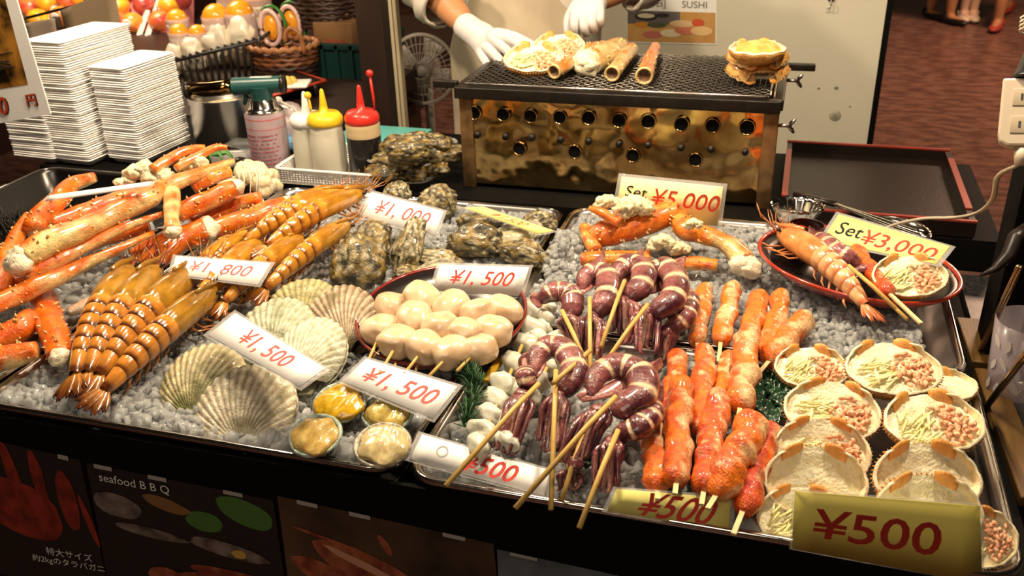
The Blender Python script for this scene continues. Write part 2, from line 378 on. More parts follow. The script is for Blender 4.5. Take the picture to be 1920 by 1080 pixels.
CREAM, ORNG, RED = (0.84, 0.64, 0.27), (0.86, 0.20, 0.007), (0.62, 0.060, 0.004)
def P4(lst, z=None):
    """pixel path entries (px, py, z, half width px) -> points, radii"""
    pts = [W(a, b_, c) for a, b_, c, d in lst]; return pts, [m(q[3], p) for q, p in zip(lst, pts)]
def crab_leg(path, label, tone=0.5, meat0=0, meat1=0, tip=False, spines=26, seed=0, n=22, group='king crab pieces', red=ORNG, name='king_crab_limb', pale=CREAM, zoff=0.0):
    rnd = random.Random(seed+11); path = [(a, b_, c+zoff, d) for a, b_, c, d in path]
    sp = spline(path, n); pts = [W(q[0], q[1], q[2]) for q in sp]; rad = [max(0.0015, m(q[3], p)) for q, p in zip(sp, pts)]
    c = sum(pts, Vector())/len(pts); c.z = min(p.z-r for p, r in zip(pts, rad)); t = thing(name, label, 'crab leg', c, group)
    def colf(f, a, q):
        k = math.sin(a)*0.9+1.1*noise.noise(q*38+Vector((seed, 0, 0)))+(tone-0.5)*2.4
        k2 = noise.noise(q*70+Vector((0, seed, 3)))
        return mixc(pale, mixc(red, RED, 0.35+k2*0.9), k*1.3+0.5)
    b = MB(); b.tube(pts, rad, 14, colf, bumps=0.16, bs=45, seed=seed, flat=0.92, cap=(meat1 >= 0))
    K = len(pts)
    for k in range(spines):
        i = rnd.randint(1, K-3); f = rnd.random(); p = pts[i].lerp(pts[i+1], f); r = lerp(rad[i], rad[i+1], f); tt = (pts[i+1]-pts[i]).normalized()
        sd = tt.cross(Vector((0, 0, 1))).normalized(); up = sd.cross(tt); a = rnd.uniform(-0.5, PI+0.5)
        nn = sd*math.cos(a)+up*math.sin(a); h = r*rnd.uniform(0.10, 0.22); w = r*rnd.uniform(0.09, 0.15)
        b.tube([p+nn*r*0.86, p+nn*(r+h*0.4), p+nn*(r+h)+tt*h*0.3], [w, w*0.65, w*0.12], 5, mixc(CREAM, ORNG, rnd.uniform(0.0, 0.5)))
    b.build('shell', M_crab, t)
    for flag, p, q, r in ((meat0, pts[0], pts[1], rad[0]), (meat1, pts[-1], pts[-2], rad[-1])):
        if flag < 0:                                     # sawn open end: pale lip, shade of the hollow painted as dark colour
            d = (p-q).normalized(); b = MB()
            b.lathe([(r*.98, -r*.2), (r*1.0, r*.20), (r*.92, r*.30), (r*.78, r*.22), (r*.66, -r*.10), (.0003, -r*.15)], 18, p, [(.62, .46, .20)]*3+[(.50, .34, .13), (.16, .07, .025), (.10, .045, .02)], d.to_track_quat('Z', 'Y').to_matrix(), cap=False); b.build('cut_end', M_meat, t)
        elif flag:
            b = MB(); d = (p-q).normalized()
            for k in range(3 if flag > 1 else 1):
                off = Vector((rnd.uniform(-1, 1), rnd.uniform(-1, 1), rnd.uniform(-.6, .6)))*r*0.35*(flag > 1)
                b.blob(p+d*r*0.15*flag+off, (r*0.95, r*0.95, r*0.85), 3, 0.35, 2.2, seed+k, col=lambda q_, p_: mixc((0.84, 0.76, 0.56), (0.80, 0.50, 0.28), noise.noise(q_*2.5)*0.9))
            b.build('meat', M_meat, t)
    if tip:
        b = MB(); d = (pts[-1]-pts[-2]).normalized(); r = rad[-1]
        b.tube([pts[-1]-d*r, pts[-1]+d*r*2.2, pts[-1]+d*r*4.5-Vector((0, 0, r*0.5))], [r*1.02, r*0.75, r*0.1], 8); b.build('claw_tip', M_dark, t)
    return t
L_ = 'king crab leg'
crab_leg([(48, 484, .10, 28), (85, 459, .11, 29), (150, 431, .115, 25), (215, 401, .12, 22), (268, 373, .13, 24), (310, 350, .135, 18), (375, 325, .14, 13), (438, 302, .145, 6)], 'largest king crab leg, thick and cream coloured, lying over the pile', 0.30, meat0=2, tip=True, spines=60, seed=1, n=34)
crab_leg([(45, 516, .08, 15), (95, 493, .085, 17), (150, 466, .09, 14), (225, 430, .10, 10), (305, 401, .11, 6)], 'slim king crab leg with black tip just below the largest leg', 0.45, tip=True, spines=30, seed=2)
crab_leg([(-25, 577, .06, 19), (25, 557, .06, 20), (77, 533, .065, 19), (150, 499, .07, 14), (225, 466, .08, 9), (287, 437, .085, 6)], 'long slim crab leg with black tip crossing the ice at far left', 0.50, tip=True, spines=34, seed=3)
crab_leg([(232, 520, .03, 22), (290, 487, .04, 24), (340, 448, .055, 23), (385, 432, .06, 26)], 'bent red crab leg piece resting against the prawns', 0.95, meat1=1, spines=24, seed=4)
crab_leg([(350, 455, .05, 17), (400, 432, .055, 20), (460, 412, .06, 22), (535, 386, .065, 20)], 'red crab leg with flaky meat on top beside the rear prawns', 0.85, meat1=1, spines=30, seed=5)
crab_leg([(323, 358, .13, 14), (322, 385, .12, 15), (322, 412, .11, 14), (324, 432, .10, 17)], 'short cream crab joint standing upright in the pile', 0.15, meat1=1, spines=6, seed=6)
crab_leg([(78, 562, .02, 26), (92, 600, .025, 27), (106, 640, .03, 26), (112, 668, .03, 21)], 'cut orange crab leg section with white end on the ice', 1.0, meat1=1, spines=26, seed=7)
crab_leg([(-30, 688, .02, 24), (10, 672, .03, 26), (70, 656, .035, 19)], 'split crab leg section with white underside at the tray corner', 0.55, spines=12, seed=8)
crab_leg([(-10, 640, .02, 26), (30, 622, .025, 28), (62, 596, .03, 24)], 'red crab section behind the split piece at far left', 1.0, spines=16, seed=9)
crab_leg([(-10, 560, .05, 24), (8, 500, .07, 22), (28, 450, .09, 16), (52, 402, .11, 7)], 'crab leg pointing up at the left edge of the tray', 0.75, spines=24, seed=10)
crab_leg([(-20, 534, .05, 18), (30, 522, .055, 19), (75, 510, .06, 15)], 'red crab leg under the white meat end of the largest leg', 0.9, spines=14, seed=11)
crab_leg([(62, 432, .10, 22), (78, 405, .11, 22), (110, 375, .12, 20), (135, 348, .12, 17), (178, 332, .13, 10)], 'orange crab claw curling up behind the edge-on price card', 0.62, spines=30, seed=12, name='king_crab_claw')
crab_leg([(95, 425, .09, 20), (160, 400, .095, 22), (230, 375, .10, 20), (290, 350, .11, 18)], 'crab leg lying behind the largest leg under the price card', 0.75, spines=30, seed=13)
crab_leg([(120, 478, .04, 14), (200, 446, .05, 16), (280, 424, .06, 15)], 'shadowed crab leg beneath the largest leg', 0.8, spines=20, seed=14)
crab_leg([(285, 318, .15, 11), (330, 292, .16, 11), (360, 280, .165, 9), (385, 277, .165, 6)], 'arched crab leg at the top of the pile', 0.7, tip=False, spines=14, seed=15)
crab_leg([(330, 316, .15, 9), (370, 293, .16, 9), (405, 277, .165, 8), (428, 277, .165, 5)], 'dark tipped arched crab leg next to the green sprig', 0.6, tip=True, spines=12, seed=16)
crab_leg([(330, 400, .09, 18), (390, 375, .10, 20), (440, 352, .11, 18)], 'orange crab leg in the middle of the pile', 0.8, spines=20, seed=17, meat1=1)
crab_leg([(360, 350, .12, 15), (400, 330, .13, 16), (430, 322, .13, 13)], 'roe covered crab body piece beside the pale shoulder meat', 0.7, spines=24, seed=18, red=(0.85, 0.36, 0.03), name='king_crab_section')
crab_leg([(250, 480, .04, 15), (300, 455, .05, 17), (330, 440, .06, 15)], 'small red crab piece under the slim legs', 0.9, spines=10, seed=19)
crab_leg([(360, 420, .06, 14), (440, 385, .07, 16), (490, 372, .08, 14)], 'orange crab leg behind the flaky red leg', 0.7, spines=18, seed=20)
for k, (x, y, z, r, lb) in enumerate(((268, 320, .14, 26, 'cream lump of crab shoulder meat at the top of the pile'), (300, 330, .135, 24, 'cream lump of crab shoulder meat below the arched legs'), (365, 304, .15, 22, 'pale lump of crab meat beside the arched legs'),
                                      (235, 340, .125, 16, 'small pale lump of crab meat over the edge-on card'))):
    p = W(x, y, z); r_ = m(r, p); b = MB()
    for j in range(4):
        b.blob(p+Vector((math.cos(j*1.7)*r_*.55, math.sin(j*2.1)*r_*.45, math.sin(j*3)*r_*.3)), (r_*.75, r_*.6, r_*.55), 3, 0.4, 2, k*4+j, col=lambda q, p_: mixc((0.84, 0.76, 0.52), (0.74, 0.60, 0.26), noise.noise(q*2)*1.2))
    single(b, 'crab_meat_lump', M_meat, lb, 'crab meat', 'king crab pieces')
p = W(465, 335, .09); b = MB(); rnd = random.Random(5)
for j in range(26):
    a = rnd.uniform(0, 2*PI); r = rnd.uniform(0, 0.048); q = p+Vector((math.cos(a)*r, math.sin(a)*r*1.1, 0.035*(1-(r/0.05)**2)-0.02))
    b.blob(q, rnd.uniform(0.012, 0.02), 2, 0.5, 2, j, col=lambda q_, p_, j=j: mixc((0.74, 0.70, 0.48), (0.75, 0.42, 0.22), noise.noise(q_*2+Vector((j, 0, 0)))+0.15))
for j in range(16):
    a = rnd.uniform(0, 2*PI); q = p+Vector((math.cos(a)*0.03, math.sin(a)*0.03, 0.025)); b.tube([q, q+Vector((0.01, -0.01, -0.008)), q+Vector((0.016, -0.03, -0.03))], 0.0012, 4, (0.8, 0.76, 0.58))
single(b, 'crab_body_section', M_meat, 'stringy pale crab shoulder section at the rear corner of the crab tray', 'crab meat', 'king crab pieces')
p = W(130, 590, .03)
crab_leg([(130, 585, .015, 10), (165, 572, .02, 14), (205, 560, .02, 10)], 'white crab leg shell lying on the ice left of the prawns', 0.0, spines=2, seed=22, pale=(0.78, 0.74, 0.56), name='crab_shell_piece')
# dark brush lying at the far left
b = MB(); rnd = random.Random(8); p = W(25, 440, .06)
for j in range(160):
    q = p+Vector((rnd.uniform(-.09, .05), rnd.uniform(-.03, .05), 0)); b.tube([q, q+Vector((rnd.uniform(-.02, .02), rnd.uniform(-.01, .01), rnd.uniform(.015, .035)))], [0.0016, 0.0005], 4, (0.012, 0.014, 0.012))
b.box(p+Vector((-.02, 0.01, -.008)), (0.15, 0.09, 0.016), bev=0.004)
single(b, 'scrub_brush', M_dark, 'dark bristly brush at the left edge of the crab tray', 'brush')

# ================================================================== prawns
def make_prawn(name, base, dark, head, seed=0, bend=0.10, legs=True):
    """unit long prawn: tail fan at x=0, rostrum tip at x=1, back up"""
    t = thing(name, 'template', 'prawn', (0, 0, 0), world=False); rnd = random.Random(seed)
    cl = lambda x: bend*math.sin(PI*min(1, max(0, x)))-bend*0.3        # centre line height
    def ring(x, r, wy, n=16, drop=0.0):
        return [Vector((x, math.cos(2*PI*j/n)*r*wy, cl(x)+math.sin(2*PI*j/n)*r*(1.12 if math.sin(2*PI*j/n) > 0 else 0.92)-drop)) for j in range(n)]
    # carapace
    prof = [(0.515, .066), (0.53, .074), (0.58, .080), (0.66, .081), (0.74, .077), (0.81, .066), (0.85, .053), (0.89, .036), (0.915, .018)]
    b = MB(); rs = [ring(x, r, 0.90) for x, r in prof]
    cols = [mixc(head, dark, 0.9*noise.noise(q*14+Vector((seed, 0, 0)))+max(0, q.z-cl(q.x))*5-0.1) for r in rs for q in r]
    b.rings(rs, cols); c = b.build('carapace', M_prawn, t)
    b = MB(); b.tube([(0.74, 0, cl(.74)+.088), (0.84, 0, cl(.84)+.072), (0.92, 0, cl(.92)+.050), (1.0, 0, cl(1)+.058)], [.010, .014, .010, .002], 6, mixc(head, dark, .4), flat=1.5)
    for k in range(6):
        x = .80+k*.028; b.tube([(x, 0, cl(x)+.075), (x+.014, 0, cl(x)+.098)], [.005, .001], 4, dark)
    b.build('rostrum', M_prawn, c)
    # abdomen: six overlapping rings
    seg = [(0.535, .078), (0.465, .076), (0.40, .071), (0.335, .064), (0.27, .056), (0.21, .046), (0.12, .029)]
    for k in range(6):
        x1, r1 = seg[k]; x0, r0 = seg[k+1]; b = MB(); rs = []; cs = []
        for f in (0.0, 0.04, 0.3, 0.6, 0.86, 1.0, 1.06):
            x = lerp(x1, x0, f); r = lerp(r1, r0, f)*(0.93+0.085*math.sin(PI*min(1, 0.15+f*0.8)))*(0.95 if f > 1.03 else 1)
            rg = ring(x, r, 0.92); rs.append(rg)
            for q in rg:
                d = 1 if f >= 0.86 else (0.15 if f > .5 else 0)
                side = (q.z-cl(x))/r
                cs.append(mixc(base, dark, d*(0.75+0.3*side)+0.35*noise.noise(q*18+Vector((0, seed, k)))-0.05))
        b.rings(rs, cs, True, False, False); b.build('segment', M_prawn, t)
    # tail fan
    for k, (ang, L, w) in enumerate(((0.0, .13, .016), (0.30, .14, .026), (-0.30, .14, .026), (0.62, .12, .026), (-0.62, .12, .026))):
        b = MB(); x0 = .14
        b.grid(6, 5, lambda u, v: Vector((x0-math.cos(ang)*L*u-abs(v-.5)*0.02, math.sin(ang)*L*u+(v-.5)*2*w*math.sin(PI*(0.22+0.70*u)), cl(x0-L*u)+0.004-0.010*abs(ang)+0.007*math.cos((v-.5)*PI))), lambda u, v, p: mixc(base, dark, 0.2+u*0.9))
        b.build('tail_fan', M_prawn, t, solid=0.006)
    for s in (-1, 1):
        b = MB(); q = Vector((0.868, s*.046, cl(.86)+.030)); b.tube([q-Vector((0, s*.02, .01)), q], .008, 6, dark); b.blob(q+Vector((.004, s*.006, .004)), .0125, 2, col=(0.006, 0.005, 0.005)); b.build('eye', M_dark, t)
    b = MB()
    for s in (-1, 1):                                   # feelers
        for (a, l) in ((.2, .20), (.5, .14), (-.25, .17)):
            p0 = Vector((.90, s*.018, cl(.9))); b.tube([p0, p0+Vector((l*.5, s*.05*a, .03*a+.02)), p0+Vector((l*.8, s*.10*a+.02*s, .05)), p0+Vector((l, s*.16*a+.03*s, .09+.05*a))], [.005, .004, .0028, .0015], 5, mixc(head, (0.3, .05, .01), .7))
        p0 = Vector((.89, s*.03, cl(.9)-.01)); b.grid(4, 3, lambda u, v: p0+Vector((u*.09, s*(.004+.012*v), .01*v+.01*u)), lambda u, v, p: mixc(head, dark, .4))
    b.build('feelers', M_prawn, t)
    if legs:
        for s in (-1, 1):
            b = MB()
            for k in range(5):
                x = .82-k*.045; p0 = Vector((x, s*.03, cl(x)-.055)); rr = rnd.uniform(-.02, .02)
                b.tube([p0, p0+Vector((.03+rr, s*.05, -.03)), p0+Vector((.055+rr, s*.075, -.025)), p0+Vector((.10+rr, s*.09, -.045))], [.007, .006, .005, .002], 5, mixc(head, (0.45, .10, .03), .6))
            b.build('walking_legs', M_prawn, t); b = MB()
            for k in range(5):
                x = seg[k][0]-.03; p0 = Vector((x, s*.03, cl(x)-seg[k][1]*.7)); b.tube([p0, p0+Vector((-.02, s*.012, -.03)), p0+Vector((-.055, s*.016, -.045))], [.010, .009, .003], 5, mixc(base, dark, .6), flat=.5)
            b.build('swimming_legs', M_prawn, t)
    return t
used = {}
def put(template, key, A, B, label, cat, group, up=(0, 0, 1), spin=0.0, sc=1.0):
    """first use moves the template itself, later uses copy it; local X runs from A to B"""
    o = template if key not in used else dup(template); used[key] = 1
    A, B = Vector(A), Vector(B); X = (B-A); L = X.length; X.normalize(); up = Vector(up)
    Y = up.cross(X).normalized(); Z = X.cross(Y); R3 = Matrix((X, Y, Z)).transposed() @ Matrix.Rotation(spin, 3, 'X')
    o.matrix_world = Matrix.Translation(A) @ R3.to_4x4() @ Matrix.Diagonal((L, L*sc, L*sc, 1))
    return tag(o, label, cat, group)
PR1 = make_prawn('tiger_prawn', (0.60, 0.23, 0.030), (0.085, 0.020, 0.005), (0.42, 0.21, 0.018), 1, 0.06)
PR2 = make_prawn('tiger_prawn', (0.68, 0.29, 0.03), (0.24, 0.065, 0.010), (0.62, 0.30, 0.025), 2, 0.08)
G1, G2 = 'prawns fanned at the front', 'prawns heaped behind'
for k, (tx, ty, hx, hy, sp, lb, z1) in enumerate((
        (122, 742, 262, 486, -0.25, 'leftmost tiger prawn of the front fan, head up by the crab legs', .05),
        (140, 738, 312, 484, -0.15, 'second tiger prawn from the left in the front fan', .06),
        (152, 742, 388, 488, 0.0, 'third tiger prawn of the front fan, head touching the price card', .055),
        (158, 768, 424, 528, 0.30, 'longest tiger prawn of the front fan, lying right of the others', .045))):
    put(PR1, 'PR1', W(tx, ty, .022), W(hx, hy, z1), lb, 'prawn', G1, spin=sp, sc=0.88)
for k, (tx, ty, hx, hy, sp, z0, z1, lb) in enumerate((
        (470, 565, 672, 408, 0.35, .03, .05, 'rear prawn lying along the ice in front of the oysters'),
        (395, 590, 585, 432, 0.2, .03, .05, 'rear prawn passing under the right end of the price card'),
        (330, 622, 505, 440, 0.0, .03, .05, 'rear prawn passing behind the front fan and the card'),
        (470, 480, 700, 352, 0.2, .06, .075, 'topmost rear prawn reaching the basket at the back'),
        (430, 470, 668, 352, 0.0, .06, .085, 'rear prawn with head beside the basket, left of the topmost one'),
        (460, 440, 640, 352, -0.2, .07, .08, 'rearmost prawn beside the crab tray rim'),
        (370, 530, 475, 425, -0.1, .03, .06, 'prawn half hidden behind the price card, next to the red crab leg'),
        (330, 560, 448, 440, -0.3, .03, .05, 'prawn hidden by the price card with head against the crab leg'))):
    put(PR2, 'PR2', W(tx, ty, z0), W(hx, hy, z1), lb, 'prawn', G2, spin=sp, sc=0.80)

# ================================================================== oysters
def oyster(px, py, z, rx, rz, ang, label, seed, tone=0.5, tall=0.55, lean=0.5, group='oysters on the ice'):
    """closed oyster: long knobbly shell; rx half width, rz half length in pixels"""
    p = W(px, py, z); a_, l_ = m(rx, p), m(rz, p); b = MB()
    R3 = Matrix.Rotation(ang, 3, 'Z') @ Matrix.Rotation(lean, 3, 'X')
    V0, F0 = ICO[4]; vs = []; cs = []
    for q in V0:
        pr = 1+0.30*noise.noise(q*1.3+Vector((seed*3.7, 0, 0)))
        lay = abs(noise.noise(Vector((q.x*2, q.y*6, q.z*9))+Vector((seed, seed*2, 0))))*0.22+0.20*noise.noise(q*7+Vector((0, seed, 0)))+0.10*noise.noise(q*15+Vector((seed, 0, 0)))
        v = Vector((q.x*a_*(1-0.25*q.y), q.y*l_, q.z*a_*tall))*(pr+lay*0.8); vs.append(R3 @ v+p)
        n1 = noise.noise(q*3.2+Vector((seed*2, 1, 4))); n2 = noise.noise(Vector((q.x*3, q.y*9, q.z*12))+Vector((seed, 4, 0)))
        n3 = noise.noise(q*11+Vector((seed, 0, 7))); c = mixc((0.018, 0.016, 0.012), (0.30, 0.20, 0.05), 0.40+n1*1.5+n3*.5); c = mixc(c, (0.58, 0.52, 0.34), (n2*2.2+n3*.8+tone-0.62)); cs.append(c)
    b.add(vs, F0, cs); return single(b, 'oyster', M_oyster, label, 'oyster', group)
oyster(672, 490, .035, 48, 56, 0.5, 'large dark oyster at the left of the oyster group', 1, 0.35, .6, .7)
oyster(697, 447, .03, 40, 44, -0.3, 'brown oyster behind the large dark one, below the price card', 2, 0.55, .6, .5)
oyster(768, 462, .04, 28, 58, -0.15, 'tall pale oyster standing in front of the 1,000 yen card', 3, 0.85, .7, .9)
oyster(815, 485, .02, 44, 26, 0.2, 'flat pale oyster showing its lip above the scallop dish card', 4, 0.95, .35, .3)
oyster(893, 452, .025, 52, 34, 0.1, 'dark brown oyster behind the scallop dish card', 5, 0.35, .55, .4)
oyster(820, 376, .03, 38, 30, 0.3, 'round oyster by the right end of the 1,000 yen card', 6, 0.6, .7, .5)
oyster(748, 360, .025, 24, 20, 0.0, 'small grey oyster at the tray rim behind the 1,000 yen card', 7, 0.8, .7, .4)
oyster(905, 412, .02, 44, 24, 0.4, 'dark oyster under the yellow card', 8, 0.3, .5, .2)
oyster(985, 475, .02, 50, 26, -0.3, 'brown oyster at the right rim of the oyster tray', 9, 0.5, .5, .5)
oyster(1010, 415, .025, 30, 20, 0.2, 'ragged grey oyster behind the yellow card', 10, 0.9, .6, .5)
oyster(765, 512, .01, 26, 20, 0.6, 'small dark oyster low on the ice behind the scallop dish', 12, 0.35, .5, .2)
def open_oyster(px, py, z, rx, ry, ang, label, seed):
    p = W(px, py, z); a_, l_ = m(rx, p), m(ry, p); t = thing('opened_oyster', label, 'oyster', p-Vector((0, 0, a_*.3)), 'oysters on the ice')
    R3 = Matrix.Rotation(ang, 3, 'Z') @ Matrix.Rotation(-0.25, 3, 'Y') @ Matrix.Rotation(0.35, 3, 'X'); b = MB()
    def fn(u, v):
        an = 2*PI*u; r = v*(1+0.16*noise.noise(Vector((math.cos(an)*1.5, math.sin(an)*1.5, seed)))+0.05*noise.noise(Vector((math.cos(an)*6, math.sin(an)*6, seed)))*v)
        return R3 @ Vector((math.cos(an)*r*a_, math.sin(an)*r*l_, a_*0.42*(v**2.2-1)+0.02*a_*noise.noise(Vector((u*9, v*9, seed)))))+p
    b.grid(40, 12, fn, lambda u, v, q: mixc((0.62, 0.58, 0.44), (0.30, 0.25, 0.16), (v-.86)*6+0.5*noise.noise(q*60)), closed_u=True); b.build('shell', M_oyster, t, solid=0.004)
    b = MB(); b.blob(p+R3 @ Vector((0, 0, -a_*.18)), (a_*.72, l_*.72, a_*.26), 3, 0.35, 2, seed, R3, lambda q, p_: mixc((0.58, 0.52, 0.34), (0.30, 0.27, 0.17), noise.noise(q*2.5)*1.4)); b.build('flesh', M_flesh, t)
open_oyster(960, 442, .035, 62, 34, 0.35, 'opened oyster with pale shell lying under the yellow card', 3)
open_oyster(815, 506, .025, 44, 26, 0.3, 'opened oyster with creamy flesh just behind the scallop dish card', 6)

# ================================================================== scallop shells
def make_scallop(px_h, z_h, px_e, z_e, wpx, label, seed, c1, c2, dirt, face=(0, -0.5, 0.85), ribs=44, depth_=0.22):
    A, B = W(*px_h, z_h), W(*px_e, z_e); Y = B-A; L = Y.length; Y.normalize(); f = Vector(face); Z = (f-Y*f.dot(Y)).normalized(); X = Y.cross(Z)
    w_ = m(wpx/2, (A+B)/2); t = thing('scallop', label, 'scallop', A, 'whole scallops in the front tray')
    def valve(sgn, dep):
        def fn(u, v):
            th = (u-.5)*2*1.30; rr = v*math.cos(th)**0.72; rb = math.cos(th*ribs*1.22)
            x = math.sin(th)*rr*w_/0.56; y = L*rr*math.cos(th)
            h = dep*L*(math.sin(PI*min(1, 0.04+0.93*v**0.85))**0.8)*math.cos(th*0.98)**0.35
            return A+X*x+Y*(y+rb*0.006*L*v*v)+Z*sgn*(h+rb*0.0085*L*v*(1 if v < .98 else .6)+0.004*L*noise.noise(Vector((u*12, v*16, seed))))
        def cf(u, v, p):
            th = (u-.5)*2*1.30; rb = math.cos(th*ribs*1.22); k = noise.noise(p*45+Vector((seed, 0, 0))); k2 = noise.noise(Vector((v*9, th*1.2, seed)))
            c = mixc(c2, c1, 0.5+0.45*rb+k2*0.5); return mixc(c, dirt, (0.75-v)*1.0+k*1.5-0.15)
        b = MB(); b.grid(200, 30, fn, cf); return b
    valve(1, depth_).build('upper_valve', M_scallop, t, solid=0.0022); valve(-1, depth_*.45).build('lower_valve', M_scallop, t, solid=0.0022)
    b = MB(); poly = [(-w_*.42, L*.16), (-w_*.36, -L*.02), (w_*.36, -L*.02), (w_*.42, L*.16), (0, L*.10)]
    b.prism(poly, -0.002, 0.003, Matrix((X, Y, Z)).transposed().to_4x4()); b.v = [q+A for q in b.v]; b.cur = c2; b.c = [mixc(c2, dirt, .4)]*len(b.v); b.build('hinge_ears', M_scallop, t)
    return t
CW, CB, CG = (0.80, 0.76, 0.60), (0.50, 0.38, 0.24), (0.20, 0.18, 0.06)
make_scallop((462, 846), -.030, (462, 688), .040, 200, 'front scallop with cream ribs standing against the tray rim', 1, CW, CB, CG)
make_scallop((368, 795), -.020, (400, 648), .042, 172, 'olive brown scallop behind the front one at left', 2, (0.62, 0.57, 0.34), (0.34, 0.25, 0.12), (0.16, 0.16, 0.04))
make_scallop((560, 738), .0, (598, 600), .045, 150, 'pale cream scallop emerging from under the slanting price card', 3, (0.68, 0.66, 0.52), (0.52, 0.50, 0.36), (0.36, 0.35, 0.20))
make_scallop((520, 690), .0, (512, 566), .045, 160, 'greenish white scallop behind the slanting price card', 4, (0.56, 0.57, 0.42), (0.42, 0.43, 0.29), (0.20, 0.23, 0.10))
make_scallop((660, 668), .0, (618, 545), .045, 150, 'brown striped scallop leaning toward the scallop dish', 5, (0.56, 0.46, 0.32), (0.22, 0.13, 0.07), (0.16, 0.13, 0.05))
make_scallop((575, 620), .0, (560, 527), .055, 140, 'yellow green scallop at the rear of the front left tray', 6, (0.50, 0.46, 0.22), (0.32, 0.27, 0.10), (0.20, 0.18, 0.06))

# ================================================================== abalone
def abalone(px, py, z, rx, ry, ang, label, seed, c1, c2, tiltx=0.35, pearl=(0.42, 0.52, 0.44)):
    p = W(px, py, z); a_, l_ = m(rx, p), m(ry, p); t = thing('abalone', label, 'abalone', p-Vector((0, 0, a_*.4)), 'abalone in the front tray')
    R3 = Matrix.Rotation(ang, 3, 'Z') @ Matrix.Rotation(tiltx, 3, 'X')
    b = MB()
    b.grid(44, 12, lambda u, v: p+R3 @ Vector((math.cos(2*PI*u)*v*a_*1.07-a_*.10, math.sin(2*PI*u)*v*l_*1.08+l_*.06, a_*0.50*(v**2-1)+a_*0.10)), lambda u, v, q: mixc((0.05, 0.028, 0.018), pearl, (v-.80)*8), closed_u=True); b.build('shell', M_oyster, t, solid=0.004)
    b = MB()
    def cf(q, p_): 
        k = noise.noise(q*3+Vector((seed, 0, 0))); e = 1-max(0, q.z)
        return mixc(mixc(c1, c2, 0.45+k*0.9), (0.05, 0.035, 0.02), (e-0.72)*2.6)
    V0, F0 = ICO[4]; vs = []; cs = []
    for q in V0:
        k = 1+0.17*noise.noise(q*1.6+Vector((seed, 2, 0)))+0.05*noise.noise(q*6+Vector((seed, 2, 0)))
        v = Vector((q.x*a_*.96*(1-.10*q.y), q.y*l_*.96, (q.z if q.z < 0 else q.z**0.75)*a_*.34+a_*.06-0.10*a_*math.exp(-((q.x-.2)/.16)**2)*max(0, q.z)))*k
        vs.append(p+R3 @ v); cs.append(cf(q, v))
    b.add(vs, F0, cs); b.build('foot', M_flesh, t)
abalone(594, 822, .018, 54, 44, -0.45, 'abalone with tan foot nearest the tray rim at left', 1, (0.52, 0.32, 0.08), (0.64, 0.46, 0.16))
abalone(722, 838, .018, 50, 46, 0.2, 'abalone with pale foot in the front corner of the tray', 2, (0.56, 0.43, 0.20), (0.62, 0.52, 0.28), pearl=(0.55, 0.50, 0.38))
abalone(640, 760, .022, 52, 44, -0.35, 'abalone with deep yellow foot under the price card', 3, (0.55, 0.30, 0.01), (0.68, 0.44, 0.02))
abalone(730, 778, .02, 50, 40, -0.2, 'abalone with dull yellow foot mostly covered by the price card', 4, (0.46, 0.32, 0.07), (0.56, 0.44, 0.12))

# ================================================================== scallop skewers in a lacquer dish
pc = W(832, 622, .012); dr = 0.118
t = thing('lacquer_dish', 'round dark red lacquer dish of scallop skewers', 'dish', (pc.x, pc.y, 0.002))
RT = Matrix.Rotation(0.10, 3, 'X')
b = MB(); b.lathe([(dr*.55, 0.0), (dr*.60, -0.002), (dr*.85, 0.012), (dr, 0.030), (dr*1.012, 0.033), (dr*1.0, 0.036), (dr*.975, 0.033)], 48, pc, rot=RT, cap=False, sy=1.04); b.build('rim', M_lacq, t, solid=0.001)
b = MB(); b.lathe([(dr*.978, 0.033), (dr*.84, 0.015), (dr*.5, 0.004), (0.001, 0.004)], 48, pc, rot=RT, cap=False, sy=1.04); b.build('well', M_lacqin, t, solid=0.0015)
SK = [[(230, 900, .045), (300, 770, .05)], [(322, 962, .05), (412, 832, .062), (452, 722, .065)], [(472, 992, .052), (552, 882, .062), (622, 772, .065)], [(622, 1022, .052), (692, 912, .060), (762, 802, .063)], [(772, 1002, .048), (852, 902, .055), (912, 792, .055)]]
EN = [(652, 152), (740, 235), (920, 235), (1100, 250), (1300, 215)]
LB = ['leftmost scallop skewer, two pieces, in the lacquer dish', 'second scallop skewer from the left in the lacquer dish', 'middle scallop skewer in the lacquer dish', 'second scallop skewer from the right in the lacquer dish', 'rightmost scallop skewer against the dish rim']
for k, row in enumerate(SK):
    pts = [W(640+x/3, 320+y/3, z) for x, y, z in row]; t = thing('scallop_skewer', LB[k], 'skewer', pts[0]-Vector((0, 0, .03)), 'scallop skewers in the dish')
    for j, p in enumerate(pts):
        r = m(35 if j else 37, p); b = MB(); R3 = Matrix.Rotation(k*1.3+j*.8, 3, 'Z') @ Matrix.Rotation(0.4*math.sin(k*3+j), 3, 'Y'); V0, F0 = ICO[4]
        vs = []; cs = []
        for q in V0:
            kk = 1+0.10*noise.noise(q*1.5+Vector((k*3, j*5, 0)))+0.02*noise.noise(q*9+Vector((k, j, 0)))
            ff = (abs(q.x)**3+abs(q.y)**3+abs(q.z)**3)**(-1/3)*0.55+0.45
            vs.append(p+R3 @ Vector((q.x*r*1.06, q.y*r, q.z*r*.78))*kk*ff); cs.append(mixc((0.66, 0.45, 0.26), (0.78, 0.60, 0.41), 0.5+noise.noise(q*2+Vector((k, j*3, 1)))*1.1))
        b.add(vs, F0, cs); b.build('scallop_meat', M_ballmeat, t)
    e = W(520+EN[k][0]/3.858, 640+EN[k][1]/3.858, .052)
    b = MB(); b.tube([e, pts[0].lerp(e, .3), pts[0], pts[-1]], 0.0022, 8); b.build('stick', M_bamboo, t)
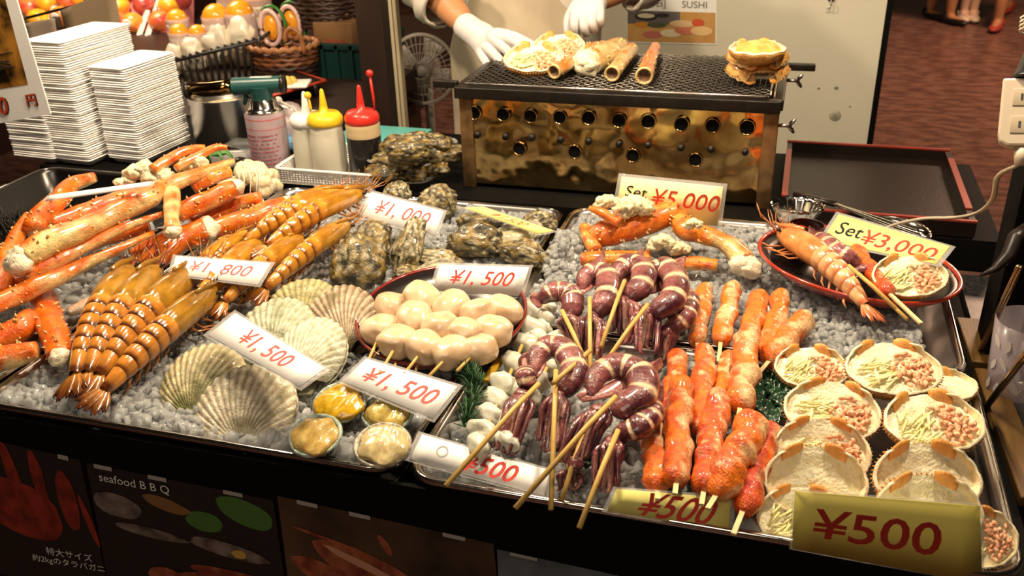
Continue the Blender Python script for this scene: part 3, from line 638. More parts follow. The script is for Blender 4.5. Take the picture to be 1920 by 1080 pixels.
# second sticks showing under the front pieces
for k, (x0, y0, x1, y1, lb) in enumerate(((745, 60, 700, 115, 'bare stick end under the left scallop skewers'), (860, 140, 850, 180, 'short bare stick end under the middle scallop skewers'), (1025, 150, 1000, 215, 'bare stick end right of the middle scallop skewer'))):
    A, B = W(520+x0/3.858, 640+y0/3.858, .030), W(520+x1/3.858, 640+y1/3.858, .038); b = MB(); b.tube([A+(A-B)*1.2, B], 0.002, 8)
    single(b, 'skewer_stick', mat('old_bamboo', (0.40, 0.22, 0.06), 0.5), lb, 'skewer stick')
# ================================================================== squid skewers
M_squid = mat('squid_skin', attr=True, rough=0.26, var=0.5, vscale=160, bump=0.5, bscale=320, coat=0.75, sss=0.10)
M_whites = mat('white_squid', attr=True, rough=0.28, var=0.08, vscale=60, bump=0.25, bscale=110, coat=0.5, sss=0.3, sssr=(0.01, 0.009, 0.008))
PUR, PINK, PALE = (0.085, 0.018, 0.028), (0.38, 0.12, 0.11), (0.80, 0.58, 0.38)
def squid(mantle, head, tips, fin, stick, label, seed, w0=24, zm=.05, hw=15):
    """mantle: pixel points from the fin end to the head; tips: pixel of arm ends; stick: two pixel points"""
    rnd = random.Random(seed); n = 34
    sp = spline([(x, y, zm+0.012*math.sin(PI*i/(len(mantle)-1))) for i, (x, y) in enumerate(mantle)], n); pts = [W(*q) for q in sp]
    hp = W(head[0], head[1], zm-.004); t = thing('squid_skewer', label, 'squid skewer', hp-Vector((0, 0, .03)), 'grilled squid skewers')
    base = m(w0, hp); rad = [base*(0.34+0.70*min(1, (i/(n-1))*3.0)**0.7)*(1-0.10*max(0, i/(n-1)-0.8)*5*0.8) for i in range(n)]
    bands = [0.30+0.155*k+rnd.uniform(-.02, .02) for k in range(4)]
    def colf(f, a, q):
        k = noise.noise(q*40+Vector((seed, 0, 0))); c = mixc(mixc(PUR, PINK, 0.35+0.9*k+0.45*math.sin(a+.9)), PUR, 0.25)
        for bb in bands:
            d = abs(f-bb)/0.024
            if d < 1 and math.sin(a) > -0.25: c = mixc(PALE, c, max(0, d-0.55)*2)
        return c
    def bump_r(i):
        f = i/(n-1); r = rad[i]
        for bb in bands:
            d = abs(f-bb)
            if d < 0.05: r *= 1-0.07*(1-d/0.05)
        return r
    fine = [pts[0].lerp(pts[0], 0)]; pf, rf = [], []
    for i in range(n-1):
        for k in range(2): pf.append(pts[i].lerp(pts[i+1], k/2)); rf.append(lerp(bump_r(i), bump_r(i+1), k/2))
    pf.append(pts[-1]); rf.append(bump_r(n-1)*.92)
    b = MB(); b.tube(pf, rf, 18, colf, flat=0.82, bumps=0.07, bs=30, seed=seed, round_ends=True); b.build('mantle', M_squid, t)
    # fins: a pair of thin lobes at the pointed end
    F = W(fin[0], fin[1], zm+.012); A = pts[0]; ax = (F-A); Lf = max(0.02, ax.length); ax.normalize(); sd = ax.cross(Vector((0.1, -.35, 1))).normalized()
    for s in (-1, 1):
        b = MB(); b.grid(9, 7, lambda u, v: A+ax*(Lf*(u*1.15-.15))+sd*s*(0.9*base*math.sin(PI*min(1, .08+u*.9))**0.8*v)+Vector((0, 0, 0.25*base*v*math.sin(u*3+seed)-0.25*base*v*v)), lambda u, v, p: mixc(PINK, mixc(PUR, (0.55, .25, .18), v), .5+.6*noise.noise(p*50)))
        b.build('fin', M_squid, t, solid=0.0025)
    # head with eyes, then arms
    hr = m(hw, hp); b = MB(); b.blob(hp, (hr, hr, hr*.85), 3, 0.2, 2, seed, col=lambda q, p: mixc(PUR, PINK, 0.2+noise.noise(q*3)*.9)); b.build('head', M_squid, t)
    NA = 9
    for k in range(NA):
        f = k/(NA-1); tx, ty = lerp(tips[0][0], tips[1][0], f)+rnd.uniform(-5, 5), lerp(tips[0][1], tips[1][1], f)+rnd.uniform(-14, 10)
        e = W(tx, ty, max(0.004, zm-.034)+rnd.uniform(0, .006)); mid = hp.lerp(e, .5)+RGT*m(rnd.uniform(-5, 5)+(f-.5)*22, hp)+Vector((0, 0, rnd.uniform(-.002, .010)))
        q1 = hp.lerp(mid, .4)+RGT*m((f-.5)*2*hw*.8, hp)+Vector((0, 0, .005*math.sin(PI*f)))
        curl = e+RGT*m(rnd.choice((-8, 8, -5)), e)+Vector((0, 0, -0.004)); r0 = m(8.6, hp)
        ps = [Vector(q) for q in spline([hp, q1, mid, e, curl], 16)]
        b = MB(); b.tube(ps, [r0*(1-.88*(i/15)**1.7) for i in range(16)], 7, lambda fr, a, q: mixc(mixc(PUR, PINK, .30+noise.noise(q*60)*.9), (0.50, 0.30, 0.22), 0.5*(math.cos(a*1.0+k) > .8)), bumps=.25, bs=160, seed=seed); b.build('arm', M_squid, t)
    if stick:
        A, B = W(stick[0][0], stick[0][1], zm+.008), W(stick[1][0], stick[1][1], stick[2] if len(stick) > 2 else .03)
        d = (A-B).normalized(); b = MB(); b.tube([A+d*.05-Vector((0, 0, .004)), A, B], 0.0029, 10); b.build('stick', M_bamboo, t)
    return t
squid([(1012, 566), (1028, 552), (1052, 546), (1072, 556), (1074, 580)], (1066, 598), ((1062, 640), (1098, 655)), (998, 556), ((1076, 628), (1104, 692), .045), 'leftmost squid skewer of the rear squid cluster', 1, 23, .055)
squid([(1092, 540), (1098, 520), (1118, 508), (1140, 520), (1136, 560), (1122, 580)], (1110, 598), ((1088, 650), (1128, 668)), (1132, 470), ((1106, 604), (1107, 732), .04), 'squid skewer with tall upright fin in the rear cluster', 2, 24, .065)
squid([(1152, 530), (1160, 508), (1185, 494), (1206, 508), (1202, 536), (1185, 552)], (1166, 566), ((1150, 612), (1190, 622)), (1205, 466), ((1157, 563), (1127, 650), .06), 'squid skewer in the middle of the rear cluster', 3, 24, .07)
squid([(1218, 532), (1226, 510), (1250, 504), (1268, 528), (1260, 562), (1238, 580)], (1212, 584), ((1178, 645), (1228, 655)), (1284, 482), ((1181, 614), (1118, 704), .045), 'squid skewer with large curled mantle in the rear cluster', 4, 26, .065)
squid([(1272, 540), (1290, 562), (1284, 592), (1262, 612)], (1248, 622), ((1228, 660), (1258, 668)), (1270, 520), None, 'lower right squid of the rear cluster lying under its neighbour', 5, 23, .04)
squid([(986, 690), (986, 706), (990, 722)], (980, 742), ((932, 830), (962, 850)), (990, 670), ((964, 766), (836, 911), .035), 'squid with its arms spread over the white squid at left', 6, 20, .055, 18)
squid([(1000, 700), (1008, 668), (1032, 650), (1062, 660), (1078, 694), (1062, 726)], (1046, 744), ((1008, 825), (1052, 850)), (1004, 644), ((1040, 756), (1033, 956), .02), 'upright squid skewer in the middle of the front cluster', 7, 27, .06)
squid([(1108, 738), (1122, 704), (1160, 686), (1200, 700), (1204, 738), (1170, 764)], (1124, 772), ((1052, 868), (1108, 858)), (1240, 672), ((1102, 798), (966, 953), .035), 'largest squid skewer of the front cluster with broad cream bands', 8, 30, .07, 20)
squid([(1218, 742), (1222, 772), (1200, 798), (1168, 814)], (1148, 830), ((1118, 905), (1160, 925)), (1242, 722), ((1130, 876), (1086, 990), .03), 'squid skewer at the right front, beside the crab sticks', 9, 26, .05, 18)
squid([(1085, 860), (1078, 870), (1072, 880)], (1070, 888), ((1050, 905), (1085, 915)), (1090, 850), ((1068, 890), (1053, 940), .01), 'squid half hidden below the largest front squid', 10, 16, .02, 12)
b = MB(); A, B = W(1092, 670, .075), W(1038, 718, .085); b.tube([A+(A-B)*.3, B], 0.0029, 10); single(b, 'skewer_stick', M_bamboo, 'loose yellow skewer stick lying across the upright front squid', 'skewer stick')

# white squid skewers beside them
def white_squid(path, label, seed, k=9, z=.022, w_=32):
    rnd = random.Random(seed); sp = spline(path, k); t = None
    for i, (x, y) in enumerate(sp):
        p = W(x, y, z+.006*math.sin(i*2.0)); r = m(w_, p)
        if t is None: t = thing('white_squid_skewer', label, 'squid skewer', p-Vector((0, 0, .02)), 'white squid skewers')
        b = MB(); R3 = Matrix.Rotation(rnd.uniform(-.3, .3)-.5, 3, 'Z'); b.blob(p, (r*1.05, r*.62, r*.72), 3, 0.32, 1.8, seed*10+i, R3, lambda q, p_: mixc((0.70, 0.69, 0.58), (0.56, 0.55, 0.44), noise.noise(q*2)*1.2)); b.build('ring', M_whites, t)
    A, B = W(sp[0][0], sp[0][1], z), W(sp[-1][0], sp[-1][1], z); b = MB(); b.tube([A, B+(B-A)*.06], .0025, 8); b.build('stick', M_bamboo, t)
white_squid([(1004, 588), (985, 645), (945, 720), (918, 780), (898, 838)], 'long white squid skewer next to the tray divider', 1, 9)
white_squid([(1052, 640), (1018, 690), (972, 760), (950, 830)], 'white squid skewer lying under the dark front squid', 2, 8, .018)
white_squid([(1028, 575), (1018, 612), (1002, 650)], 'short white squid piece beside the red dish rim', 3, 5, .03, 20)
# yellow folded tag and rosemary sprigs
b = MB(); A, B = W(938, 668, .02), W(912, 720, .012); b.box((A+B)/2, (0.010, (A-B).length, 0.004), Matrix.Rotation(math.atan2((B-A).y, (B-A).x)+PI/2, 3, 'Z')); single(b, 'yellow_stick', mat('yellow_wood', (0.66, 0.40, 0.02), .4), 'flat yellow stick between the scallop dish and white squid', 'stick', smooth=False)
M_herb = mat('rosemary', (0.022, 0.075, 0.022), 0.45, var=.4, vscale=60)
def sprig(pts, label, seed, zz=.03):
    rnd = random.Random(seed); P_ = [W(x, y, z) for x, y, z in pts]; P_ = [Vector(q) for q in spline(P_, 26)]; b = MB(); b.tube(P_, .0014, 5); t = thing('herb_sprig', label, 'herb', P_[-1], 'rosemary sprigs'); b.build('stem', M_herb, t)
    b = MB()
    for i, p in enumerate(P_):
        for k in range(6):
            d = Vector((rnd.uniform(-1, 1), rnd.uniform(-1, 1), rnd.uniform(-.2, 1))).normalized()+(P_[max(0, i-1)]-P_[min(25, i+1)]).normalized()*.6
            b.tube([p, p+d*.011, p+d*.019], [.0013, .0012, .0003], 4, flat=.5)
    b.build('needles', M_herb, t)
sprig([(878, 690, .03), (888, 740, .03), (872, 800, .02)], 'green rosemary sprig at the tray divider left of the white squid', 1)
sprig([(866, 672, .045), (880, 705, .035), (898, 728, .03)], 'upper rosemary sprig touching the scallop dish', 2)
# green leaves under the crab sticks
M_leaf = mat('leaf_green', (0.018, 0.062, 0.028), 0.3, var=.4, vscale=50, coat=.4)
for k, (x0, y0, x1, y1, wp, lb) in enumerate(((1440, 700, 1448, 800, 34, 'dark green leaf between the crab sticks and stuffed shells'), (1452, 712, 1470, 772, 24, 'green leaf tucked beside the nearest stuffed shell'), (1090, 850, 1130, 880, 24, 'dark leaf under the front squid arms'))):
    A, B = W(x0, y0, .012), W(x1, y1, .010); X = B-A; sd = X.normalized().cross(Vector((0, 0, 1))); ww = m(wp, A); b = MB()
    b.grid(48, 15, lambda u, v: A+X*u+sd*((v-.5)*2*ww*math.sin(PI*(.05+.9*u))*(1+.22*math.sin(u*75)))+Vector((0, 0, .010*abs(v-.5)+.010*noise.noise(Vector((u*9, v*7, k)))+.003*math.sin(u*50+abs(v-.5)*14)))); single(b, 'garnish_leaf', M_leaf, lb, 'leaf', 'garnish leaves', solid=.0008)

# ================================================================== crab stick skewers
M_stickm = mat('crab_stick', attr=True, rough=0.30, var=0.40, vscale=190, bump=1.0, bscale=420, coat=0.45, sss=.18, sssr=(.01, .005, .003))
M_pick = mat('pale_bamboo', (0.70, 0.55, 0.28), .5, var=.2, vscale=40)
def crab_stick(x0, y0, x1, y1, w_, label, seed, z0=.025, z1=.022, redk=0.0, pick=None):
    A, B = W(x0, y0, z0), W(x1, y1, z1); n = 56; rnd = random.Random(seed); r = m(w_/2, (A+B)/2); t = thing('crab_stick_skewer', label, 'crab skewer', (B.x, B.y, B.z-r), 'crab stick skewers')
    sd = (B-A).normalized().cross(Vector((0, 0, 1))); ph = rnd.uniform(0, 6)
    pts = [A.lerp(B, i/(n-1))+sd*r*.10*math.sin(ph+i*.2) for i in range(n)]
    rad = [r*(.98+.07*math.sin(i*.28+ph)+.04*math.sin(i*.7+ph*2)) for i in range(n)]
    def cf(f, a, q):
        k = noise.noise(q*42+Vector((seed*3, 0, 0)))+.6*noise.noise(q*110); edge = math.sin(a+0.6)        # pale side seam
        k3 = noise.noise(Vector((q.x*140, q.y*140, q.z*140))+Vector((seed, 0, 0))); c = mixc((0.86, 0.20, 0.008), (0.56, 0.035, 0.004), .38+k*.9+redk+k3*.4); return mixc(c, (0.86, 0.56, 0.28), (k*1.5+k3*.8-.38-.6*redk)+max(0, -math.cos(a+ph*.2)*1.3-.35))
    b = MB(); b.tube(pts, rad, 26, cf, bumps=.26, bs=55, seed=seed, round_ends=True); b.build('crab_meat', M_stickm, t)
    d = (B-A).normalized(); e = W(pick[0], pick[1], z1) if pick else B+d*(r+.010)
    b = MB(); b.box((B+e)/2, ((e-B).length+.02, .0052, .0030), Matrix.Rotation(math.atan2((e-B).y, (e-B).x), 3, 'Z')); b.build('stick', M_pick, t, smooth=False)
CS = [(1323, 545, 1306, 636, 32, 'crab stick at the upper left of the group, half buried in ice', .012, .012, -.2, (1308, 650)),
      (1374, 540, 1352, 634, 36, 'crab stick second from the left in the rear row', .022, .018, -.2, (1348, 672)),
      (1424, 562, 1396, 660, 40, 'crab stick third from the left in the rear row', .022, .02, -.1, None),
      (1466, 560, 1440, 655, 38, 'crab stick fourth from the left in the rear row', .022, .02, -.15, None),
      (1504, 602, 1450, 668, 46, 'rightmost crab stick of the rear row, pointing at the stuffed shells', .03, .032, .0, (1428, 694)),
      (1402, 628, 1390, 752, 50, 'thick crab stick in the middle lying over the rear row', .05, .045, .0, (1379, 812)),
      (1322, 662, 1312, 800, 42, 'crab stick just right of the squid fins', .03, .028, .15, None),
      (1272, 672, 1252, 790, 40, 'crab stick behind the leftmost front ones', .02, .02, .15, None),
      (1276, 722, 1270, 892, 50, 'long crab stick second from left in the front row', .045, .04, .2, (1267, 915)),
      (1366, 672, 1350, 745, 34, 'pale crab stick peeping between two thick ones', .025, .025, -.1, None),
      (1346, 752, 1322, 905, 52, 'dark toned crab stick third from left in the front row', .045, .035, .35, None),
      (1222, 770, 1232, 905, 50, 'leftmost crab stick with broad white side, beside the squid', .03, .025, .2, (1233, 925)),
      (1412, 800, 1352, 912, 62, 'fat slanting crab stick above the yellow 500 card', .055, .04, .1, None),
      (1440, 815, 1398, 945, 50, 'deep red crab stick at the right front of the group', .035, .025, .6, (1380, 990))]
for k, c in enumerate(CS): crab_stick(c[0], c[1], c[2], c[3], c[4], c[5], k+1, c[6], c[7], c[8], c[9])

# ================================================================== stuffed crab shells
M_crabout = mat('shell_outside', attr=True, rough=.38, var=.3, vscale=5, bump=.5, bscale=22, coat=.3)
M_fill = mat('gratin', attr=True, rough=.4, var=.12, vscale=9, bump=.9, bscale=14, sss=.0, coat=.25)
def shell_outline(a):
    """unit outline of a crab carapace seen from inside; the mouth edge at +y has two lobes and a dip between"""
    r = 1.0+0.04*math.cos(2*a)
    x, y = math.cos(a)*r*1.08, math.sin(a)*r*.86
    return x, y
def make_shell(name, fill=1.0, cheese=1, flakes=1, seed=0):
    """unit half width 1; opening faces +z, mouth edge at +y"""
    t = thing(name, 'template', 'crab shell', world=False); n = 72; rnd = random.Random(seed)
    def rimz(a):
        d = math.degrees(a) % 360; k = 0.02*math.sin(a*9+seed)
        if 60 < d < 120: k -= 0.34*min(1, (30-abs(d-90))/7)           # mouth gap
        elif 40 <= d <= 60 or 120 <= d <= 140: k += 0.09
        return k
    def outer(u, v):
        a = 2*PI*u; x, y = shell_outline(a); s = math.sin(v*PI/2)**.8; z = -0.62*math.cos(v*PI/2)**1.0
        jag = 1+.025*noise.noise(Vector((math.cos(a)*9, math.sin(a)*9, v*6+seed)))*(v > .2)
        return Vector((x*s*jag, y*s*jag, z+(rimz(a)*(v**6))))
    b = MB(); b.grid(n, 14, outer, lambda u, v, p: mixc(mixc((0.74, 0.30, 0.045), (0.80, 0.47, 0.14), .5+noise.noise(p*4+Vector((seed, 0, 0)))*1.2), (0.80, 0.62, 0.32), (v-.86)*5), closed_u=True)
    for k in range(64):                                             # little teeth along the flank
        a = 2*PI*k/64; x, y = shell_outline(a); z = rimz(a)-.08
        if 50 < math.degrees(a) % 360 < 130: z = -.30+.04*rnd.random()
        p = Vector((x, y, z)); d = Vector((x, y, -.1)).normalized(); b.tube([p*.985, p+d*.03, p+d*.05+Vector((0, 0, .012))], [.022, .014, .003], 5, mixc((.70, .34, .06), (.35, .13, .02), rnd.random()*.7))
    o = b.build('carapace', M_crabout, t)
    def inner(u, v):
        p = outer(u, .18+.82*v); return Vector((p.x*.94, p.y*.94, p.z*.94+.02))
    b = MB(); b.grid(n, 12, inner, lambda u, v, p: mixc((0.82, 0.68, 0.36), (0.88, 0.78, 0.52), .5+noise.noise(p*3)), closed_u=True)
    rs = []
    for j in range(n):
        pass
    b.grid(n, 3, lambda u, v: outer(u, 1).lerp(inner(u, 1), v)+Vector((0, 0, .015*math.sin(PI*v))), lambda u, v, p: (0.83, 0.73, 0.52), closed_u=True); b.build('lining', M_crabout, t)
    # folded flaps either side of the mouth gap
    for s in (-1, 1):
        b = MB(); b.grid(6, 5, lambda u, v: Vector((s*(.24+.46*u), .86*.98-.22*u*u-.34*v, .10*math.sin(PI*u)+.05-.20*v-.25*v*v)), lambda u, v, p: mixc((0.80, 0.32, 0.05), (0.84, 0.58, 0.26), .1+.8*v*v)); b.build('flap', M_crabout, t, solid=.035)
    if fill:
        zf = -.30+.17*fill
        def fsurf(u, v):
            a = 2*PI*u; p = inner(u, .62); x, y = p.x*v*1.12, p.y*v*1.12
            return Vector((x, y, zf+.05*noise.noise(Vector((x*3, y*3, seed)))+.05*(1-v*v)+.03*noise.noise(Vector((x*11, y*11, seed)))+max(0, y-.25)*.25))
        b = MB(); b.grid(44, 14, fsurf, lambda u, v, p: mixc((0.88, 0.84, 0.62), (0.84, 0.76, 0.44), noise.noise(p*6+Vector((seed, 0, 0)))*1.3+.2), closed_u=True); b.build('gratin', M_fill, t)
        if cheese:
            b = MB()
            for k in range(24):
                x, y = -.42+rnd.uniform(-.30, .34), -.12+rnd.uniform(-.34, .34); a = rnd.gauss(.5, .45); L = rnd.uniform(.16, .30); d = Vector((math.cos(a), math.sin(a), rnd.uniform(-.1, .1))); p = Vector((x, y, zf+.10+rnd.uniform(0, .05)))
                b.tube([p-d*L, p, p+d*L], .032, 4, mixc((0.88, 0.82, 0.34), (0.90, 0.86, 0.52), rnd.random()))
            b.build('cheese_shreds', M_fill, t)
        if flakes:
            b = MB()
            for k in range(90):
                x, y = .48+rnd.gauss(0, .19), -.08+rnd.gauss(0, .24)
                if x*x/1.0+y*y/.6 > .80: continue
                b.blob((x, y, zf+.09+rnd.uniform(0, .10)), (rnd.uniform(.06, .11), rnd.uniform(.04, .07), rnd.uniform(.04, .06)), 2, .4, 2, k, Matrix.Rotation(rnd.uniform(0, 6), 3, 'Z'), mixc((0.80, 0.34, 0.17), (0.86, 0.52, 0.32), rnd.random()))
            b.build('crab_flakes', M_fill, t)
    return t
SH = [make_shell('stuffed_crab_shell', 1, 1, 1, 1), make_shell('stuffed_crab_shell', .8, 1, 1, 2), make_shell('stuffed_crab_shell', .7, 0, 0, 3)]
def put_shell(k, px, py, z, wpx, tilt, turn, label, side=0.0, group='stuffed crab shells'):
    o = SH[k] if ('SH', k) not in used else dup(SH[k]); used[('SH', k)] = 1
    p = W(px, py, z); s = m(wpx/2, p)/1.10
    R3 = Matrix.Rotation(YAW*1.0+turn, 3, 'Z') @ Matrix.Rotation(tilt, 3, 'X') @ Matrix.Rotation(side, 3, 'Y')
    o.matrix_world = Matrix.Translation(p) @ R3.to_4x4() @ Matrix.Diagonal((s, s, s, 1)); return tag(o, label, 'crab shell', group)
put_shell(0, 1676, 690, .045, 176, .30, 0, 'stuffed crab shell at the rear centre with cheese left and pink flakes right')
put_shell(1, 1522, 688, .035, 136, .35, -.05, 'smaller stuffed crab shell beside the rear crab sticks')
put_shell(0, 1560, 770, .045, 172, .50, -.35, 'stuffed crab shell below the smaller one, flakes toward its right edge')
put_shell(1, 1752, 790, .045, 188, .28, .12, 'large stuffed crab shell at the right of the tray')
put_shell(2, 1775, 722, .015, 120, .1, .3, 'crab shell tucked underneath between the two right stuffed shells')
put_shell(0, 1540, 848, .032, 178, .70, -.15, 'third stuffed crab shell down the left row')
put_shell(2, 1530, 903, .030, 188, .80, -.10, 'fourth crab shell down the left row, rim toward the viewer')
put_shell(1, 1506, 972, .006, 168, .62, -.1, 'lowest crab shell of the left row behind the large yellow card')
put_shell(2, 1740, 900, .042, 198, .70, 0, 'upright crab shell above the large yellow card')
put_shell(2, 1742, 962, .042, 200, .80, 0, 'crab shell half hidden behind the large yellow card at right')
put_shell(1, 1838, 1008, .022, 150, .65, .15, 'crab shell at the lower right corner behind the large yellow card')

# ================================================================== king crab set at the back of the right tray
GC = 'crab set pieces'
crab_leg([(1098, 452, .035, 14), (1130, 440, .045, 26), (1190, 424, .055, 27), (1245, 404, .065, 26), (1272, 398, .07, 22)], 'thick orange crab leg lying across the crab set', 1.0, spines=46, seed=31, group=GC, red=(0.85, 0.25, 0.02), meat0=0)
crab_leg([(1268, 408, .06, 20), (1290, 432, .055, 22), (1320, 440, .05, 20), (1352, 452, .045, 17)], 'bent orange crab joint right of the thick leg', .8, spines=20, seed=32, group=GC, red=(0.85, 0.30, 0.03))
crab_leg([(1290, 425, .045, 12), (1330, 440, .05, 14), (1370, 462, .045, 20), (1395, 492, .03, 24)], 'pale crab leg end with flaky white meat at right of the crab set', .15, meat1=2, spines=4, seed=33, group=GC)
crab_leg([(1090, 487, .02, 15), (1150, 484, .025, 17), (1220, 486, .025, 16)], 'orange crab leg under the squid fins', .9, spines=16, seed=34, group=GC, red=(0.85, 0.30, 0.02))
crab_leg([(1250, 500, .015, 12), (1300, 494, .02, 14), (1345, 498, .02, 12)], 'short orange crab leg behind the curled squid', .7, spines=10, seed=35, group=GC, red=(0.85, 0.32, 0.03))
crab_leg([(1105, 390, .09, 6), (1130, 400, .085, 9), (1160, 418, .075, 10)], 'thin crab tip pointing left in the crab set', .5, spines=4, seed=36, group=GC)
crab_leg([(1095, 425, .045, 9), (1105, 448, .04, 14), (1118, 470, .03, 14)], 'curled crab shell piece at the left end of the crab set', .7, spines=10, seed=37, group=GC, red=(0.82, 0.36, 0.06))
for k, (x, y, z, r, lb) in enumerate(((1140, 380, .085, 24, 'cream crab body chunk left of the 5,000 yen card'), (1190, 388, .09, 34, 'largest lump of white crab meat in front of the 5,000 yen card'), (1235, 400, .07, 20, 'white crab meat lump behind the thick orange leg'), (1240, 455, .05, 24, 'round white crab meat lump under the thick orange leg'), (1275, 466, .04, 20, 'small white crab meat lump below the bent joint'), (1300, 420, .08, 16, 'pale crab ring piece behind the bent joint'))):
    p = W(x, y, z); r_ = m(r, p); b = MB()
    for j in range(7):
        b.blob(p+Vector((math.cos(j*1.7)*r_*.55, math.sin(j*2.1)*r_*.5, math.sin(j*3)*r_*.35)), (r_*.55, r_*.48, r_*.45), 3, 0.5, 2.4, k*7+j+60, col=lambda q, p_: mixc((0.84, 0.76, 0.50), (0.74, 0.56, 0.22), noise.noise(q*2)*1.2))
    single(b, 'crab_meat_lump', M_meat, lb, 'crab meat', GC)

# ================================================================== red set dish
pc = W(1602, 512, .02); t = thing('set_dish', 'oval red lacquer dish holding prawn, squid, crab stick and stuffed shell', 'dish', (pc.x, pc.y, 0.004)); ex, ey = .148, .118
RT = Matrix.Rotation(-.28, 3, 'Z') @ Matrix.Rotation(0.06, 3, 'Y')
prof = lambda k: [(k*.55, -.012), (k*.62, -.012), (k*.9, 0.004), (k, .016), (k*1.012, .019), (k, .022), (k*.965, .018)]
b = MB(); b.lathe(prof(1), 56, pc, rot=RT @ Matrix.Diagonal((ex, ey, 1)), cap=False); b.build('rim', mat('bright_red_lacquer', (0.36, 0.035, 0.016), .2, coat=.7), t, solid=.0012)
b = MB(); b.lathe([(.968, .018), (.86, .004), (.5, -.008), (.002, -.008)], 56, pc, rot=RT @ Matrix.Diagonal((ex, ey, 1)), cap=False); b.build('well', M_lacqin, t, solid=.0012)
PR3 = make_prawn('set_prawn', (0.78, 0.42, 0.20), (0.50, 0.13, 0.05), (0.74, 0.30, 0.09), 5, 0.07)
put(PR3, 'PR3', W(1650, 598, .03), W(1445, 424, .06), 'large cooked prawn with orange stripes on the red set dish', 'prawn', None, spin=.25, sc=.95)
squid([(1528, 440), (1545, 452), (1570, 470), (1600, 490)], (1618, 505), ((1628, 525), (1648, 535)), (1520, 428), ((1640, 540), (1702, 600), .035), 'purple squid skewer on the red set dish', 21, 20, .055, 12)
crab_stick(1608, 472, 1662, 545, 30, 'red crab stick skewer on the set dish between squid and shell', 31, .055, .045, .35, (1720, 600))
b = MB(); A, B = W(1612, 515, .06), W(1700, 598, .04); b.tube([A, B], .0027, 10); single(b, 'skewer_stick', M_bamboo, 'thin skewer stick lying beside the prawn on the set dish', 'skewer stick')
put_shell(1, 1706, 516, .06, 132, .45, -.15, 'stuffed crab shell on the red set dish', side=-.1, group='stuffed crab shells')
b = MB(); p = W(1512, 422, .06); b.lathe([(.022, 0), (.027, .012), (.029, .03), (.027, .03)], 20, p-Vector((0, 0, .03)), cap=False); single(b, 'dark_shell_cup', mat('purple_shell', (.05, .012, .012), .25), 'dark purple shell piece behind the prawn head', 'shell', solid=.001)
# ================================================================== price cards
def price_card(corners, label, M, texts, inset=(.035, .07), group='price cards', curve=0.0, film=True):
    """corners tl, tr, br, bl as (px, py, z); texts (string, cu, cv, rel height, material, shear)"""
    tl, tr, br, bl = [W(*c) for c in corners]; n0 = (tr-tl).cross(bl-tl); d0 = ray(*corners[2][:2]); br = CAM+d0*((tl-CAM).dot(n0)/d0.dot(n0)); Wd = ((tr-tl).length+(br-bl).length)/2; Hd = ((tl-bl).length+(tr-br).length)/2
    nn = (tr-tl).cross(bl-tl).normalized(); c0 = (tl+tr+br+bl)/4
    if nn.dot(CAM-c0) < 0: nn = -nn
    t = thing('price_card', label, 'price card', (bl+br)/2, group)
    def bil(u, v, off=0.0): return bl.lerp(br, u).lerp(tl.lerp(tr, u), v)+nn*(off+curve*Wd*math.sin(PI*u))
    if film:
        b = MB(); b.grid(10, 2, lambda u, v: bil(u, v, -.0006)); b.build('film', M_lam, t, solid=.0004)
    iu, iv = inset
    b = MB(); b.grid(10, 2, lambda u, v: bil(lerp(iu, 1-iu, u), lerp(iv, 1-iv, v), .0)); b.build('paper', M, t, solid=.0005)
    for s, cu, cv, h, mm, sh, bold in texts:
        vs, fs = text_mesh(s, 1.0, sh, bold); b = MB(); b.add([bil(cu+q.x*h*Hd/Wd, cv+q.y*h, .0007) for q in vs], fs); b.build('lettering', mm, t, smooth=False)
    return t
YEN = '\u00a5'
price_card([(88, 366, .150), (292, 338, .165), (285, 349, .158), (76, 379, .143)], 'price card seen edge-on above the king crab legs', M_paper, [], film=True)
price_card([(324, 477, .085), (516, 491, .070), (488, 538, .060), (313, 516, .070)], 'white card reading 800 among the prawns', M_paper, [(YEN+'1, 800', .50, .50, .62, M_red, .25, 0)])
price_card([(694, 355, .085), (838, 394, .080), (820, 446, .045), (664, 408, .050)], 'white card reading 1,000 yen behind the oysters', M_paper, [(YEN+'1, 000', .50, .50, .66, M_red, .25, 0)])
price_card([(905, 386, .062), (1046, 434, .058), (1012, 441, .048), (862, 388, .055)], 'yellow card lying nearly flat over the dark oysters', M_yellow, [(YEN+'1,500', .5, .5, .7, M_red, .2, 0)])
price_card([(820, 492, .085), (1000, 497, .085), (980, 560, .045), (803, 548, .050)], 'white card reading 1,500 yen behind the scallop dish', M_paper, [(YEN+'1, 500', .50, .52, .62, M_red, .25, 0)])
price_card([(440, 580, .090), (620, 692, .085), (564, 732, .070), (380, 628, .078)], 'white card reading 1,500 yen slanting over the scallop shells', M_paper, [(YEN+'1, 500', .50, .50, .66, M_red, .15, .006)])
price_card([(684, 667, .060), (868, 722, .050), (814, 792, .036), (632, 716, .046)], 'white card reading 1,500 yen over the abalone', M_paper, [(YEN+'1, 500', .50, .48, .60, M_red, .2, .006)])
price_card([(785, 808, .030), (1040, 880, .012), (1030, 936, .006), (757, 862, .012)], 'white card reading 500 yen under the squid skewer sticks', M_paper, [(YEN+'500', .55, .45, .85, M_red, .35, .012), ('\u25cb', .22, .55, .5, mat('pencil_grey', (.45, .45, .44), .6), 0, 0)], curve=-.01)
price_card([(1150, 913, .030), (1380, 930, .030), (1374, 1003, .008), (1128, 960, .005)], 'yellow card reading 500 yen standing before the crab sticks', M_yellow, [(YEN+'500', .52, .45, 1.05, M_red, .45, .012)])
